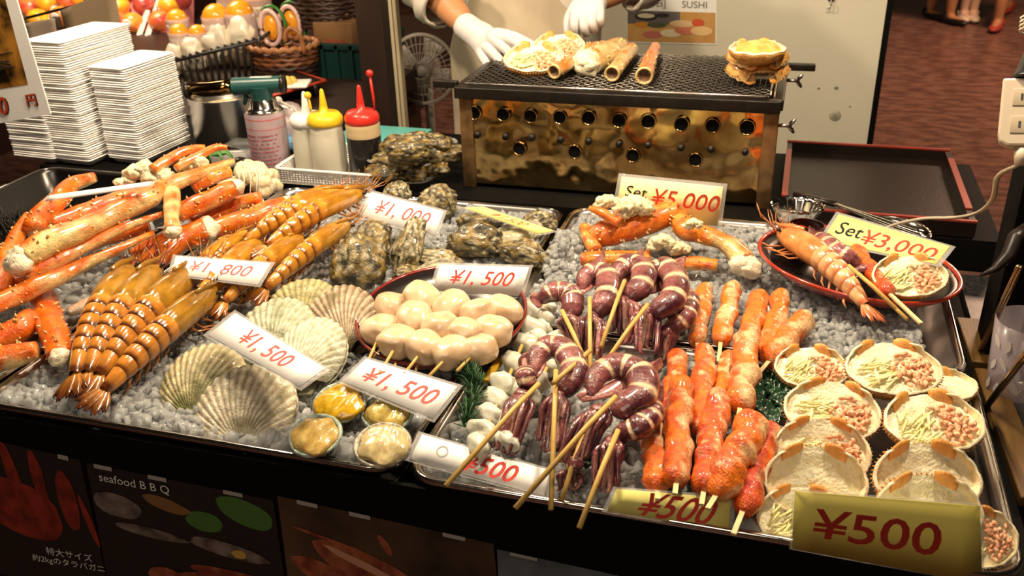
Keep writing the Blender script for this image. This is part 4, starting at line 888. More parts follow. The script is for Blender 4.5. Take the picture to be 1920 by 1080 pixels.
price_card([(1486, 918, .088), (1842, 946, .088), (1846, 1098, .010), (1480, 1030, .010)], 'large yellow card reading 500 yen before the stuffed shells', mat('deep_yellow_paper', (.86, .74, .17), .5), [(YEN+'500', .44, .48, .62, mat('dark_red_ink', (.42, .03, .02), .5), .14, .012)], inset=(.012, .02))
price_card([(1160, 325, .125), (1364, 345, .125), (1352, 431, .045), (1146, 402, .050)], 'pale yellow card reading 5,000 yen behind the crab set', mat('pale_yellow_paper', (.88, .84, .42), .5), [('Set', .19, .60, .38, M_ink, .1, 0), (YEN+'5,000', .64, .53, .52, M_red, .2, 0)])
price_card([(1568, 396, .075), (1792, 462, .090), (1762, 500, .058), (1532, 452, .050)], 'yellow card reading Set and 3,000 yen behind the red dish', mat('lime_paper', (.74, .74, .24), .5), [('Set', .20, .52, .58, M_ink, .1, .006), (YEN+'3,000', .62, .42, .70, M_red, .1, .006)])
# ================================================================== charcoal grill
M_brass = mat('heat_tinted_steel', (0.62, 0.44, 0.19), 0.13, metal=1.0, col2=(0.30, 0.17, 0.06), vscale=9, bump=0.0)
def wavy(M, scale, dist):
    nt = M.node_tree; N, L = nt.nodes, nt.links; n = N.new('ShaderNodeTexNoise'); n.inputs['Scale'].default_value = scale; n.inputs['Detail'].default_value = 1.5
    tc = N.new('ShaderNodeTexCoord'); L.new(tc.outputs['Object'], n.inputs['Vector']); bp = N.new('ShaderNodeBump'); bp.inputs['Strength'].default_value = 1; bp.inputs['Distance'].default_value = dist
    L.new(n.outputs['Fac'], bp.inputs['Height']); L.new(bp.outputs[0], N['Principled BSDF'].inputs['Normal'])
wavy(M_brass, 11, .014)
M_iron = mat('burnt_iron', (0.020, 0.016, 0.013), 0.42, metal=.6, var=.4, vscale=60)
M_net = mat('net_wire', (0.16, 0.14, 0.12), 0.28, metal=1.0)
M_rust = mat('rusty_steel', (0.34, 0.20, 0.09), .35, metal=.8, var=.5, vscale=40)
gx0, gx1, gy0, gy1, gz = -0.612, -0.028, 1.662, 1.945, 0.186
g = thing('charcoal_grill', 'heat stained steel charcoal grill with air holes and wire net', 'grill', ((gx0+gx1)/2, (gy0+gy1)/2, 0))
b = MB(); b.box(((gx0+gx1)/2, gy0+.004, gz/2+.004), (gx1-gx0, .006, gz-.004)); fr = b.build('front_plate', M_brass, g, smooth=False)
b = MB(); b.box(((gx0+gx1)/2, gy1, gz/2), (gx1-gx0, .006, gz)); b.build('back_plate', M_iron, g, smooth=False)
for s, x in ((0, gx0+.003), (1, gx1-.003)):
    b = MB(); b.box((x, (gy0+gy1)/2, gz/2), (.006, gy1-gy0-.02, gz)); b.build('side_plate', M_brass if s else M_iron, g, smooth=False)
b = MB(); b.box(((gx0+gx1)/2, (gy0+gy1)/2, .10), (gx1-gx0-.03, gy1-gy0-.03, .02)); b.build('coal_bed', mat('charcoal', (.012, .011, .010), .8, bump=.8, bscale=60), g, smooth=False)
for x in (gx0+.008, gx1-.004):
    b = MB(); b.box((x, gy0-.001, gz/2), (.026, .010, gz+.004), bev=.002); b.build('corner_strip', M_rust, g)
holes = [(890, 211, 15), (944, 214, 15), (995, 217, 15), (1050, 219, 15), (1104, 220, 16), (1161, 225, 16), (1216, 227, 16), (1278, 232, 16), (1336, 235, 16), (1401, 238, 17),
         (974, 278, 15), (1078, 284, 15), (1187, 291, 15), (1304, 299, 15)]
small = [(895, 253), (948, 256), (997, 258), (1051, 262), (1104, 265), (1161, 270), (1215, 272), (1277, 277), (1333, 280), (1397, 285)]
RX = Matrix.Rotation(PI/2, 3, 'X')
for x, y, r in holes:
    p = WT(x, y, gy0); rr = m(r, p)*.95; b = MB(); b.lathe([(rr*1.0, -.001), (rr*1.0, .004), (rr*.86, .005), (rr*.80, .0025)], 20, p, rot=RX, cap=False); h = b.build('air_hole', M_brass, fr)
    b = MB(); b.lathe([(0.0003, .0018), (rr*.82, .0018)], 20, p, rot=RX, cap=False); b.build('opening', M_black, g)  # black disc on the plate stands in for the shade inside the hole
for x, y in small:
    p = WT(x, y, gy0); rr = m(7, p); b = MB(); b.lathe([(rr, -.001), (rr*.9, .004), (rr*.4, .006), (.0002, .0065)], 12, p, rot=RX, cap=False); b.build('rivet', M_iron, fr)
b = MB(); b.box(((gx0+gx1)/2, gy0-.006, gz+.006), (gx1-gx0+.02, .022, .022), bev=.002); b.build('front_rail', M_iron, g)
b = MB(); b.box(((gx0+gx1)/2, gy1+.006, gz+.006), (gx1-gx0+.02, .022, .022), bev=.002); b.build('back_rail', M_iron, g)
for x in (gx0-.006, gx1+.006):
    b = MB(); b.box((x, (gy0+gy1)/2, gz+.006), (.016, gy1-gy0, .020), bev=.002); b.build('side_rail', M_iron, g)
for x, y, L in ((gx0-.035, gy0+.01, .05), (gx1+.035, gy1-.03, .06)):
    b = MB(); b.box((x, y, gz+.016), (L, .014, .014), bev=.002); b.build('net_handle', M_iron, g)
for x, y, z in ((gx1+.016, gy0+.02, gz-.035), (gx1+.022, gy1-.06, gz-.004)):
    b = MB(); b.tube([(x-.012, y, z), (x+.016, y, z)], .0035, 8)
    for s in (-1, 1): b.tube([(x+.010, y, z), (x+.016, y-.004*s, z+.008*s), (x+.020, y-.006*s, z+.014*s)], [.003, .004, .0025], 6)
    b.build('wing_nut', M_steel, g)
b = MB(); zc = gz+.022; nx, ny = 56, 27
for i in range(nx+1):
    x = lerp(gx0+.012, gx1-.012, i/nx); b.tube([(x, gy0-.004, zc), (x, (gy0+gy1)/2, zc-.002), (x, gy1+.006, zc)], .0011, 4, cap=False)
for j in range(ny+1):
    y = lerp(gy0-.004, gy1+.006, j/ny); b.tube([(lerp(gx0+.012, gx1-.012, k/nx), y, zc+(.0022 if (k+j) % 2 else -.0006)) for k in range(nx+1)], .0011, 4, cap=False)
nb = b.build('wire_net', M_net, g); nb['kind'] = 'stuff'
b = MB(); b.tube([(gx0+.010, gy0-.006, zc), (gx1-.018, gy0-.006, zc), (gx1-.010, gy0+.002, zc), (gx1-.010, gy1, zc)], .0026, 8); b.build('net_frame', M_steel, g)
ZG = zc+.003
# ------------------------------------------------------------------ food on the grill
GG = 'seafood on the grill'
def crab_stump(x0, y0, x1, y1, w0, w1, label, seed, tone, z=ZG+.016, end=-1):
    return crab_leg([(x1, y1, z, w1), ((x0+x1)/2, (y0+y1)/2, z+.004, (w0+w1)/2), (x0, y0, z, w0)], label, tone, spines=14, seed=seed, group=GG, name='grilled_crab_piece', pale=(.62, .43, .18), meat1=end)
crab_stump(1040, 134, 1088, 106, 14, 14, 'pinkish grilled crab piece right of the held shells', 51, .38)
crab_stump(1105, 118, 1160, 92, 27, 24, 'pale lumpy grilled crab joint between the held shells and the tubes', 52, .0, end=2)
crab_stump(1090, 100, 1130, 88, 16, 14, 'white crab joint behind the pale lumpy one', 55, .05, end=2)
crab_stump(1148, 138, 1184, 92, 15, 13, 'cut crab leg tube on the net, second from right', 53, .10)
crab_stump(1208, 142, 1228, 88, 17, 10, 'red and white crab leg tip on the net, rightmost', 54, .42)
def grill_shell(k, px, py, z, wpx, tilt, turn, label, roll=0.0):
    o = put_shell(k, px, py, z, wpx, tilt, turn, label, side=roll, group=GG); return o
grill_shell(2, 1420, 134, ZG+.020, 116, PI+.15, 0, 'lowest crab shell of the stack at the right end of the grill')
grill_shell(2, 1420, 110, ZG+.045, 114, PI+.10, .05, 'middle crab shell of the stack on the grill')
grill_shell(2, 1420, 90, ZG+.070, 104, .10, 0, 'top crab shell of the stack on the grill')
grill_shell(1, 1000, 108, ZG+.026, 112, .42, -.2, 'stuffed crab shell held under the spread gloved fingers on the grill')
grill_shell(1, 1048, 84, ZG+.034, 96, .42, -.1, 'stuffed crab shell just behind the held one')

# ================================================================== foam tray stacks
M_foam = mat('foam_tray', (0.90, 0.88, 0.86), .55)
def foam_stack(px, py, ztop, t0, n, ang, wd, dp, label, jit=.0012, seed=0):
    rnd = random.Random(seed); c = WT(px, py, t0); dz = ztop/n; first = None
    mb = MB(); hw, hd = wd/2, dp/2; rs = []
    for d, z in ((-.001, .0005), (0, .002), (.003, .002), (.009, -.010), (.03, -.011)): rs.append([Vector((x, y, z)) for x, y in rrect(-hw+d, hw-d, -hd+d, hd-d, .008, 3)])
    mb.rings(rs, None, True, False, True)
    rs2 = [[Vector((x, y, z)) for x, y in rrect(-hw+d, hw-d, -hd+d, hd-d, .008, 3)] for d, z in ((-.001, .0005), (.002, -.001), (.009, -.0125), (.03, -.0135))]; mb.rings(rs2, None, True, False, True)
    for k in range(n):
        if first is None: o = first = mb.build('foam_tray', M_foam)
        else: o = first.copy(); COL.objects.link(o)
        o.location = (c.x+rnd.uniform(-1, 1)*jit, c.y+hd+rnd.uniform(-1, 1)*jit, .013+k*dz); o.rotation_euler = (0, 0, ang+rnd.uniform(-.012, .012)); tag(o, ('topmost white foam tray of '+label.split(' in ')[-1] if k == n-1 else 'lowest white foam tray of '+label.split(' in ')[-1] if k == 0 else label), 'foam tray', label.split(' in ')[-1])
foam_stack(240, 300, .205, 1.63, 42, -.08, .098, .165, 'white foam tray in the short right stack', seed=1)
foam_stack(137, 300, .262, 1.60, 54, -.06, .105, .21, 'white foam tray in the tall middle stack', seed=2)
foam_stack(68, 300, .175, 1.60, 36, -.05, .120, .19, 'white foam tray in the low left stack', seed=3)

# ================================================================== torch on its gas can
p = W(512, 318, .0); p = Vector((p.x, p.y, 0)); R_ = m(36, p); M_can = mat('printed_can', (0.52, 0.40, 0.44), .3, metal=.35, var=.15, vscale=30)
t = thing('gas_torch', 'teal gas torch screwed on a pink printed gas can', 'torch', p); hC = .140
b = MB(); b.lathe([(R_*.96, 0), (R_, .004), (R_, hC*.90), (R_*.98, hC*.93)], 32, p); can = b.build('gas_can', M_can, t, auto=40)
b = MB(); b.lathe([(R_*.98, hC*.93), (R_*.85, hC*.965), (R_*.70, hC), (R_*.68, hC+.012), (R_*.5, hC+.016), (R_*.45, hC+.026)], 32, p); b.build('can_shoulder', M_chrome, t)
for k, (zz, hh) in enumerate(((.118, .0016), (.098, .0012))):
    b = MB(); b.lathe([(R_*1.004, zz), (R_*1.004, zz+hh)], 32, p, cap=False); b.build('red_line', M_red, can)
# rows of tiny print on the can
b = MB()
for r in range(9):
    for q in range(7):
        a = math.radians(215+q*17+(r % 3)*5); w_ = .006+.004*((r*q) % 3); c = p+Vector((math.cos(a)*R_*1.003, math.sin(a)*R_*1.003, .018+r*.0085)); b.box(c, (w_, .0006, .0028), Matrix.Rotation(a+PI/2, 3, 'Z'))
b.build('small_print', mat('print_red', (.33, .10, .13), .5), can, smooth=False)
M_teal = mat('teal_plastic', (0.010, 0.062, 0.060), .35)
q0 = p+Vector((0, 0, hC-.006)); d = (RGT*1.0+Vector((0, 0, 0))); d.z = 0; d.normalize()
b = MB(); b.tube([q0, q0+Vector((0, 0, .030)), q0+Vector((0, 0, .048))], [R_*.48, R_*.55, R_*.62], 16); b.tube([q0+d*R_*1.05+Vector((0, 0, .050)), q0-d*R_*1.35+Vector((0, 0, .048))], [R_*.42, R_*.45], 16); b.build('torch_body', M_teal, t, auto=50)
b = MB(); b.tube([q0+d*R_*1.05+Vector((0, 0, .050)), q0+d*R_*1.25+Vector((0, 0, .050))], R_*.46, 16); b.build('gas_knob', M_dark, t)
b = MB(); b.tube([q0-d*R_*1.3+Vector((0, 0, .048)), q0-d*R_*1.9+Vector((0, 0, .046)), q0-d*R_*3.6+Vector((0, 0, .043))], [R_*.34, R_*.38, R_*.40], 18); b.build('burner_tube', M_brass, t)
b = MB(); b.tube([q0-d*R_*3.55+Vector((0, 0, .043)), q0-d*R_*3.75+Vector((0, 0, .043))], R_*.43, 18); b.build('burner_mouth', M_dark, t)
b = MB(); b.tube([q0-d*R_*.75+Vector((0, 0, .028)), q0-d*R_*.95+Vector((0, 0, .010))], [.006, .004], 8); b.build('trigger', M_teal, t)
b = MB(); b.box(q0+d*R_*.1+Vector((0, 0, .048+R_*.44)), (R_*1.1, .012, .001), Matrix.Rotation(YAW, 3, 'Z')); b.build('sticker', M_white, t)

# ================================================================== white basket with squeeze bottles
M_basket = mat('basket_plastic', (0.74, 0.72, 0.70), .4)
A, B = W(508, 322, .034), W(694, 330, .034); bx0, bx1, by0 = A.x, B.x, 1.592; by1 = by0+.17
t = thing('plastic_basket', 'white perforated plastic basket holding the squeeze bottles', 'basket', ((bx0+bx1)/2, (by0+by1)/2, 0))
bh = .032
def lattice(b, o, ux, L, h, n, rows):
    for i in range(n+1):
        q = o+ux*(L*i/n); b.tube([q, q+Vector((0, 0, h))], .0016, 4, cap=False)
    for j in range(rows+1): b.tube([o+Vector((0, 0, h*j/rows)), o+ux*L+Vector((0, 0, h*j/rows))], .0016, 4, cap=False)
for nm, o, ux, L, n in (('front_wall', Vector((bx0, by0, .002)), Vector((1, 0, 0)), bx1-bx0, 32), ('back_wall', Vector((bx0, by1, .002)), Vector((1, 0, 0)), bx1-bx0, 32), ('side_wall', Vector((bx0, by0, .002)), Vector((0, 1, 0)), by1-by0, 20), ('side_wall', Vector((bx1, by0, .002)), Vector((0, 1, 0)), by1-by0, 20)):
    b = MB(); lattice(b, o, ux, L, bh, n, 7); b.build(nm, M_basket, t)
b = MB(); pts = [Vector((x, y, bh+.002)) for x, y in rrect(bx0-.004, bx1+.004, by0-.004, by1+.004, .012, 4)]; b.tube(pts+pts[:2], .0045, 6, flat=.6, cap=False); b.build('rim', M_basket, t)
b = MB(); b.box(((bx0+bx1)/2, (by0+by1)/2, .002), (bx1-bx0, by1-by0, .003)); b.build('base', M_basket, t, smooth=False)
M_clear = mat('milky_plastic', (0.74, 0.70, 0.58), .35, trans=.25, sss=.2)
def bottle(px, py, hpx, wpx, label, Mb, Mc, cap, tether=None, band=None):
    p = W(px, py, .004); p.z = .004; r = m(wpx/2, p); h = m(hpx, p)/.93; t = thing('squeeze_bottle', label, 'bottle', p, 'squeeze bottles')
    b = MB(); b.lathe([(r*.9, 0), (r, .006), (r*.98, h*.45), (r*.88, h*.52), (r*.92, h*.60), (r*.82, h*.62)], 26, p); b.build('body', Mb, t)
    if band: b = MB(); b.lathe([(r*.97, h*.46), (r*1.0, h*.50), (r*.96, h*.54), (r*1.0, h*.58), (r*.93, h*.62)], 26, p, cap=False); b.build('band', band, t)
    b = MB(); b.lathe([(r*.96, h*.60), (r*1.0, h*.63), (r*.98, h*.68), (r*.80, h*.725), (r*.25, h*.74), (r*.20, h*.82), (r*.11, h*.98), (r*.05, h)], 26, p); c = b.build('cap', Mc, t)
    if tether:
        e = p+Vector((tether[0], tether[1], h*tether[2])); s_ = p+RGT*(r*.75*(1 if tether[0] > 0 else -1))+Vector((0, 0, h*.68)); b = MB(); b.tube([s_, s_.lerp(e, .4)+RGT*.002, e], .0028, 8); b.blob(e, .0075, 2); b.build('tip_stopper', Mc, c)
bottle(588, 318, 138, 64, 'white squeeze bottle behind the yellow capped one', M_clear, mat('white_cap', (.78, .77, .74), .35), 0)
bottle(622, 326, 150, 66, 'squeeze bottle with yellow cap and milky body', M_clear, mat('yellow_cap', (.72, .50, .02), .35), 0, (-.028, -.008, .93))
bottle(690, 330, 160, 64, 'black soy sauce bottle with red cap', mat('soy_black', (.012, .010, .010), .2), mat('red_cap', (.62, .03, .02), .3), 0, (.024, .006, 1.12), mat('cream_band', (.60, .46, .26), .5))
b = MB(); A, B = WT(522, 188, 1.80), WT(578, 240, 1.78); B2 = Vector((B.x+.03, B.y, .002)); b.tube([A, A.lerp(B, .5)+Vector((.005, 0, .012)), B, B2], .0028, 6); b.blob(A, .009, 2); single(b, 'dropper', mat('grey_plastic', (.5, .47, .42), .4), 'pale ball ended stirring stick leaning behind the gas can', 'stirrer')

# ================================================================== clear tub heaped with dark shellfish
A, B = W(682, 335, .02), W(858, 318, .02); tx0, tx1, ty0, ty1 = A.x-.005, B.x-.035, 1.625, 1.80
t = thing('shellfish_tub', 'clear plastic tub heaped with dark oysters beside the grill', 'tub', ((tx0+tx1)/2, (ty0+ty1)/2, 0))
M_tub = mat('clear_plastic', (0.8, 0.8, 0.78), .12, alpha=.30, coat=.8)
b = MB(); rs = [[Vector((x, y, z)) for x, y in rrect(tx0+d, tx1-d, ty0+d, ty1-d, .03, 5)] for d, z in ((.018, .002), (.012, .004), (.0, .048))]; b.rings(rs, None, True, True, False); b.build('tub_wall', M_tub, t, solid=.0012)
b = MB(); pts = [Vector((x, y, .049)) for x, y in rrect(tx0-.003, tx1+.003, ty0-.003, ty1+.003, .03, 5)]; b.tube(pts+pts[:2], .004, 6, flat=.6, cap=False); b.build('tub_rim', M_tub, t)
rnd = random.Random(3); words = ['front left', 'front middle', 'front right', 'second row left', 'second row right', 'middle', 'back left', 'back right', 'topmost', 'upper left', 'upper right']
pos = [(725, 322, .035), (768, 318, .035), (815, 310, .04), (740, 300, .055), (800, 290, .06), (768, 292, .07), (755, 275, .075), (815, 268, .08), (780, 265, .10), (770, 280, .09), (830, 285, .06)]
for k, (x, y, z) in enumerate(pos): oyster(x, y, z, rnd.uniform(34, 44), rnd.uniform(18, 26), rnd.uniform(-.5, .3), 'dark oyster in the clear tub, '+words[k]+' of the heap', 40+k, .12, .45, .3, 'oysters heaped in the tub')

# ================================================================== black tray with red rim, tongs, foil cup
c = [W(1478, 292, .022), W(1768, 312, .022), W(1792, 478, .022), W(1446, 408, .022)]
x0, x1, y0, y1 = .004, .312, 1.598, 1.985
t = thing('lacquer_tray', 'black serving tray with red edge behind the right trays', 'tray', ((x0+x1)/2, (y0+y1)/2, 0)); M_redge = mat('red_edge', (.22, .022, .012), .35)
b = MB(); b.box(((x0+x1)/2, (y0+y1)/2, .004), (x1-x0, y1-y0, .006)); b.build('base', M_blackgloss, t, smooth=False)
for cx, cy, sx, sy in (((x0+x1)/2, y1, x1-x0+.01, .010), ((x0+x1)/2, y0, x1-x0+.01, .010), (x0, (y0+y1)/2, .010, y1-y0), (x1, (y0+y1)/2, .010, y1-y0)):
    b = MB(); b.box((cx, cy, .014), (sx, sy, .026)); w_ = b.build('side', M_blackgloss, t, smooth=False)
    b = MB(); b.box((cx, cy, .0285), (sx+.001, sy*.7, .003)); b.build('red_edge', M_redge, w_, smooth=False)
t = thing('serving_tongs', 'steel tongs with black handles lying in the black tray', 'tongs', W(1640, 400, .012))
A, B, C_ = W(1490, 362, .030), W(1556, 380, .030), W(1742, 440, .032)
for k, (o1, o2) in enumerate(((0, 0), (.010, .014))):
    off = Vector((0, -o1, .004*k)); off2 = Vector((0, -o2-.012*k, 0))
    X = (C_-B); b = MB(); sd = X.normalized().cross(Vector((0, 0, 1))); b.grid(10, 4, lambda u, v: B+off+X*u+off2*u+sd*(v-.5)*(.009+.010*u)+Vector((0, 0, .003*math.sin(PI*v)))); b.build('blade', M_chrome, t, solid=.0012)
    b = MB(); b.tube([A+off, B+off+(C_-B).normalized()*.01], [.007, .008], 8, flat=.6); b.build('handle', M_dark, t)
b = MB(); p = W(1492, 412, .02); b.grid(40, 5, lambda u, v: p+Vector((math.cos(2*PI*u)*(.030+.014*v), math.sin(2*PI*u)*(.026+.012*v), .030*v))*(1)+Vector((math.cos(2*PI*u), math.sin(2*PI*u), 0))*.004*v*math.sin(u*2*PI*16), closed_u=True); single(b, 'foil_cup', M_chrome, 'crimped foil cup behind the prawn head of the set dish', 'foil cup', solid=.0004)
b = MB(); p = W(1668, 442, .02); b.lathe([(.05, 0), (.062, .018), (.064, .02), (.06, .02)], 30, p-Vector((0, 0, .01)), cap=False); single(b, 'steel_bowl', M_chrome, 'shallow steel bowl behind the Set card', 'bowl', solid=.0008)

# ================================================================== right edge: post, power strip, tumbler, tongs
q = W(1818, 668, -.055); b = MB(); b.box((q.x+.055, q.y+.03, .30), (.075, .075, .72)); single(b, 'stall_post', M_black, 'black square stall post at the right edge', 'post', smooth=False)
M_strip = mat('beige_plastic', (0.44, 0.37, 0.28), .4)
dS = 1.16; a0, a1 = D(1892, 150, dS), D(1880, 276, dS); ax = (a0-a1).normalized(); nrm = (CAM-a0).normalized(); rt = nrm.cross(-ax).normalized(); rt = rt if rt.dot(RGT) > 0 else -rt; nrm = rt.cross(ax)
hp = (a0-a1).length; ps = thing('power_strip', 'beige two gang power strip hanging from the post', 'power strip', a1); c0 = (a0+a1)/2+rt*.022; R3 = Matrix((rt, ax, nrm)).transposed()
def sp(x, y, z): return c0+rt*x+ax*y+nrm*z
wS = .058
b = MB(); poly = [(-wS/2, -hp*.32), (-wS*.46, -hp*.44), (-wS*.30, -hp*.5), (wS*.30, -hp*.5), (wS*.46, -hp*.44), (wS/2, -hp*.32), (wS/2, hp*.5), (-wS/2, hp*.5)]
b.prism(poly, -.012, .012, Matrix.Translation(c0) @ R3.to_4x4()); o = b.build('housing', M_strip, ps, smooth=False); md = o.modifiers.new('bevel', 'BEVEL'); md.width = .003; md.segments = 2
for yy in (.018, -.016):
    b = MB(); b.box(sp(.002, yy, .0122), (.036, .022, .002), R3, bev=.0008); s_ = b.build('socket', mat('socket_face', (.34, .28, .20), .4), ps)
    for xx in (-.006, .010): b = MB(); b.box(sp(xx, yy, .0134), (.0026, .008, .0006), R3); b.build('slot', M_dark, s_, smooth=False)
b = MB(); b.tube([sp(0, -hp*.5, 0), sp(0, -hp*.5-.022, 0)], [.010, .008], 12); b.build('strain_relief', M_strip, ps)
cab = [sp(0, -hp*.5-.02, 0)]+[D(x, y, d_) for x, y, d_ in ((1872, 330, 1.20), (1862, 372, 1.26), (1835, 398, 1.33), (1790, 408, 1.40), (1730, 410, 1.46), (1670, 424, 1.52), (1640, 445, 1.55))]
b = MB(); b.tube([Vector(v) for v in spline(cab, 40)], .0036, 8, flat=.7); b.build('cable', M_strip, ps)
plug = thing('black_plug', 'black plug seated in the top of the power strip', 'plug', sp(0, hp*.5, 0))
b = MB(); b.tube([sp(.006, hp*.5+.001, 0), sp(.006, hp*.5+.004, 0), sp(.006, hp*.5+.006, 0), sp(.010, hp*.5+.04, 0), sp(.014, hp*.5+.055, 0)], [.026, .026, .023, .016, .010], 14, flat=.8); b.build('plug_body', mat('black_rubber', (.010, .010, .011), .3), plug)
b = MB(); b.tube([sp(.014, hp*.5+.055, 0), sp(.016, hp*.5+.09, 0), sp(.02, hp*.5+.2, 0)], .006, 8); b.build('cord', M_dark, plug)
b = MB(); 
for k in range(4): b.tube([sp(.004+.02*math.cos(a), hp*.5+.062+.005*k, .02*math.sin(a)) for a in [x*.5 for x in range(14)]], .0012, 5)
b.build('wire_tie', M_clear, plug)
# tumbler with leaf pattern
p = W(1900, 742, -.058); p.z = -.058; M_glass = mat('frosted_glass', (0.38, 0.32, 0.35), .25, alpha=.45, coat=.8); r = .042
t = thing('tumbler', 'frosted glass tumbler with etched leaves on the stone ledge', 'glass', p)
b = MB(); b.lathe([(r*.80, 0), (r*.86, .006), (r*1.02, .115), (r*.98, .115), (r*.82, .010), (.001, .008)], 32, p, cap=False); b.build('glass', M_glass, t)
M_etch = mat('etched_leaf', (.50, .45, .42), .6)
rnd = random.Random(4)
for k in range(16):
    a = math.radians(200+(k % 6)*24+rnd.uniform(-6, 6)); z = .022+.03*(k//6)+rnd.uniform(0, .012); rr = r*(.87+.15*z/.115)+.0006; c = p+Vector((math.cos(a)*rr, math.sin(a)*rr, z)); tx = Vector((-math.sin(a), math.cos(a), 0)); up = Vector((0, 0, 1)); th = rnd.uniform(-.9, .9)
    u_, v_ = tx*math.cos(th)+up*math.sin(th), up*math.cos(th)-tx*math.sin(th); b = MB(); b.add([c-v_*.010, c+u_*.004-v_*.002, c+u_*.003+v_*.005, c+v_*.010, c-u_*.003+v_*.005, c-u_*.004-v_*.002], [(0, 1, 2, 3, 4, 5)]); b.build('etched_leaf', M_etch, t, smooth=False, solid=.0004)
def rods(pts, label, r=.0028):
    P_ = [Vector(v) for v in pts]; b = MB(); off = (P_[-1]-P_[0]).normalized().cross(nrm)*.006
    for s in (-1, 1): b.tube([q+off*s*.6 for q in P_], r, 8)
    single(b, 'kitchen_tongs', mat('worn_steel', (.36, .25, .16), .3, metal=1), label, 'tongs', 'tongs at the right edge')
LO = W(1836, 664, -.056); HI = D(1912, 500, 1.10); rods([HI, HI.lerp(LO, .5), LO], 'upper pair of worn steel tongs leaning beside the tumbler')
LO = W(1846, 768, -.056); HI = D(1935, 650, 1.00); rods([HI, HI.lerp(LO, .5), LO], 'lower pair of worn steel tongs in front of the tumbler')
b = MB(); b.tube([D(1838, 517, 1.12), D(1865, 505, 1.12), D(1893, 478, 1.12), D(1905, 445, 1.12), D(1930, 430, 1.12)], [.002, .006, .010, .011, .012], 8, flat=.7); single(b, 'black_hook', M_blackgloss, 'curved black plastic hook on the stall post', 'hook')

# ================================================================== left photo sign
t0 = 1.50; tl, tr, br, bl = WT(-70, -20, t0), WT(24, -28, t0), WT(96, 214, t0), WT(-30, 236, t0)
t = thing('photo_sign', 'white photo sign of a sea urchin with red price in yen', 'sign', (bl+br)/2); nn = Vector((0, -1, 0))
def bl4(u, v, off): return bl.lerp(br, u).lerp(tl.lerp(tr, u), v)+nn*off
b = MB(); b.grid(2, 2, lambda u, v: bl4(u, v, 0)); b.build('board', M_paper, t, solid=.003, smooth=False)
b = MB(); b.grid(2, 2, lambda u, v: bl4(lerp(-.1, .80, u), lerp(.26, .95, v), .002)); b.build('picture', mat('urchin_print', (.012, .007, .004), .3, col2=(.45, .20, .03), vscale=16), t, smooth=False)
b = MB(); rnd = random.Random(6)
for k in range(34):
    a = rnd.uniform(-.5, 1.2); L = rnd.uniform(.2, .5); u0, v0 = .10+rnd.uniform(-.1, .2), .50+rnd.uniform(-.12, .12); e = (min(.78, u0+math.cos(a)*L*.9), v0+math.sin(a)*L*.35)
    b.tube([bl4(u0, v0, .0027), bl4(*e, .0027)], [.0016, .0004], 4)
b.build('spines_print', M_ink, t)
for s, cu, cv, h, mm in (('00', .30, .115, .19, M_ink), ('00', .285, .122, .19, mat('price_red', (.50, .06, .02), .5)), ('\u5186', .80, .125, .11, M_ink), ('\u5186', .788, .130, .11, mat('price_red', (.50, .06, .02), .5))):
    vs, fs = text_mesh(s, 1, 0, .02); k_ = .0025 if mm is M_ink else .0034; asp = (tl-bl).length/(br-bl).length; b = MB(); b.add([bl4(cu+q.x*h*asp, cv+q.y*h, k_) for q in vs], fs); b.build('lettering', mm, t, smooth=False)

# ================================================================== posters on the counter front
def poster(c, label, texts, M, blobs, tape):
    tl, tr, br, bl = [WT(x, y, .7545) for x, y in c]; t = thing('counter_poster', label, 'poster', (bl+br)/2, 'posters on the counter front')
    def q4(u, v, off): return bl.lerp(br, u).lerp(tl.lerp(tr, u), v)+Vector((0, -off, 0))
    b = MB(); b.grid(2, 2, lambda u, v: q4(u, v, 0)); b.build('sheet', M, t, smooth=False, solid=.0006)
    for k, (u, v, ru, rv, an, mm) in enumerate(blobs):
        b = MB(); n = 18; cs = [(u+ru*math.cos(2*PI*i/n)*(1+.25*noise.noise(Vector((math.cos(2*PI*i/n)*1.5, math.sin(2*PI*i/n)*1.5, k))))*math.cos(an)-rv*math.sin(2*PI*i/n)*math.sin(an), v+ru*math.cos(2*PI*i/n)*math.sin(an)+rv*math.sin(2*PI*i/n)*math.cos(an)) for i in range(n)]
        b.add([q4(x, y, .0008+.00005*k) for x, y in cs], [tuple(range(n))]); b.build('print_shape', mm, t, smooth=False)
    for s, cu, cv, h in texts:
        vs, fs = text_mesh(s, 1); asp = (tl-bl).length/(br-bl).length; b = MB(); b.add([q4(cu+q.x*h*asp, cv+q.y*h, .002) for q in vs], fs); b.build('lettering', mat('print_white', (.75, .75, .72), .5), t, smooth=False)
    for u in tape:
        b = MB(); b.grid(2, 2, lambda a, v: q4(u+a*.10, .985+v*.03, .0025)); b.build('tape', mat('tape', (.35, .33, .30), .4), t, smooth=False, solid=.0003)
Rd = mat('print_crab_red', (.30, .03, .015), .5, col2=(.12, .012, .008), vscale=30); Or = mat('print_orange', (.36, .10, .045), .5, col2=(.16, .03, .015), vscale=40); Gn = mat('print_green', (.06, .16, .03), .5); Gy = mat('print_grey', (.22, .17, .14), .5, col2=(.05, .04, .035), vscale=30); Br = mat('print_brown', (.22, .11, .04), .5); Dk = mat('print_dark', (.015, .011, .010), .5)
poster([(-40, 820), (150, 862), (205, 1110), (-10, 1075)], 'poster of a red crab at the left end of the counter front', [('\u7279\u5927\u30b5\u30a4\u30ba', .72, .26, .065), ('\u7d042kg\u306e\u30bf\u30e9\u30d0\u30ac\u30cb', .70, .19, .06)], Dk, [(.35, .55, .42, .20, -.2, Rd), (.30, .80, .06, .22, .35, Rd), (.55, .80, .06, .20, .2, Rd), (.80, .68, .09, .22, .1, Rd), (.96, .55, .03, .20, .25, Rd)], (.1, .8))
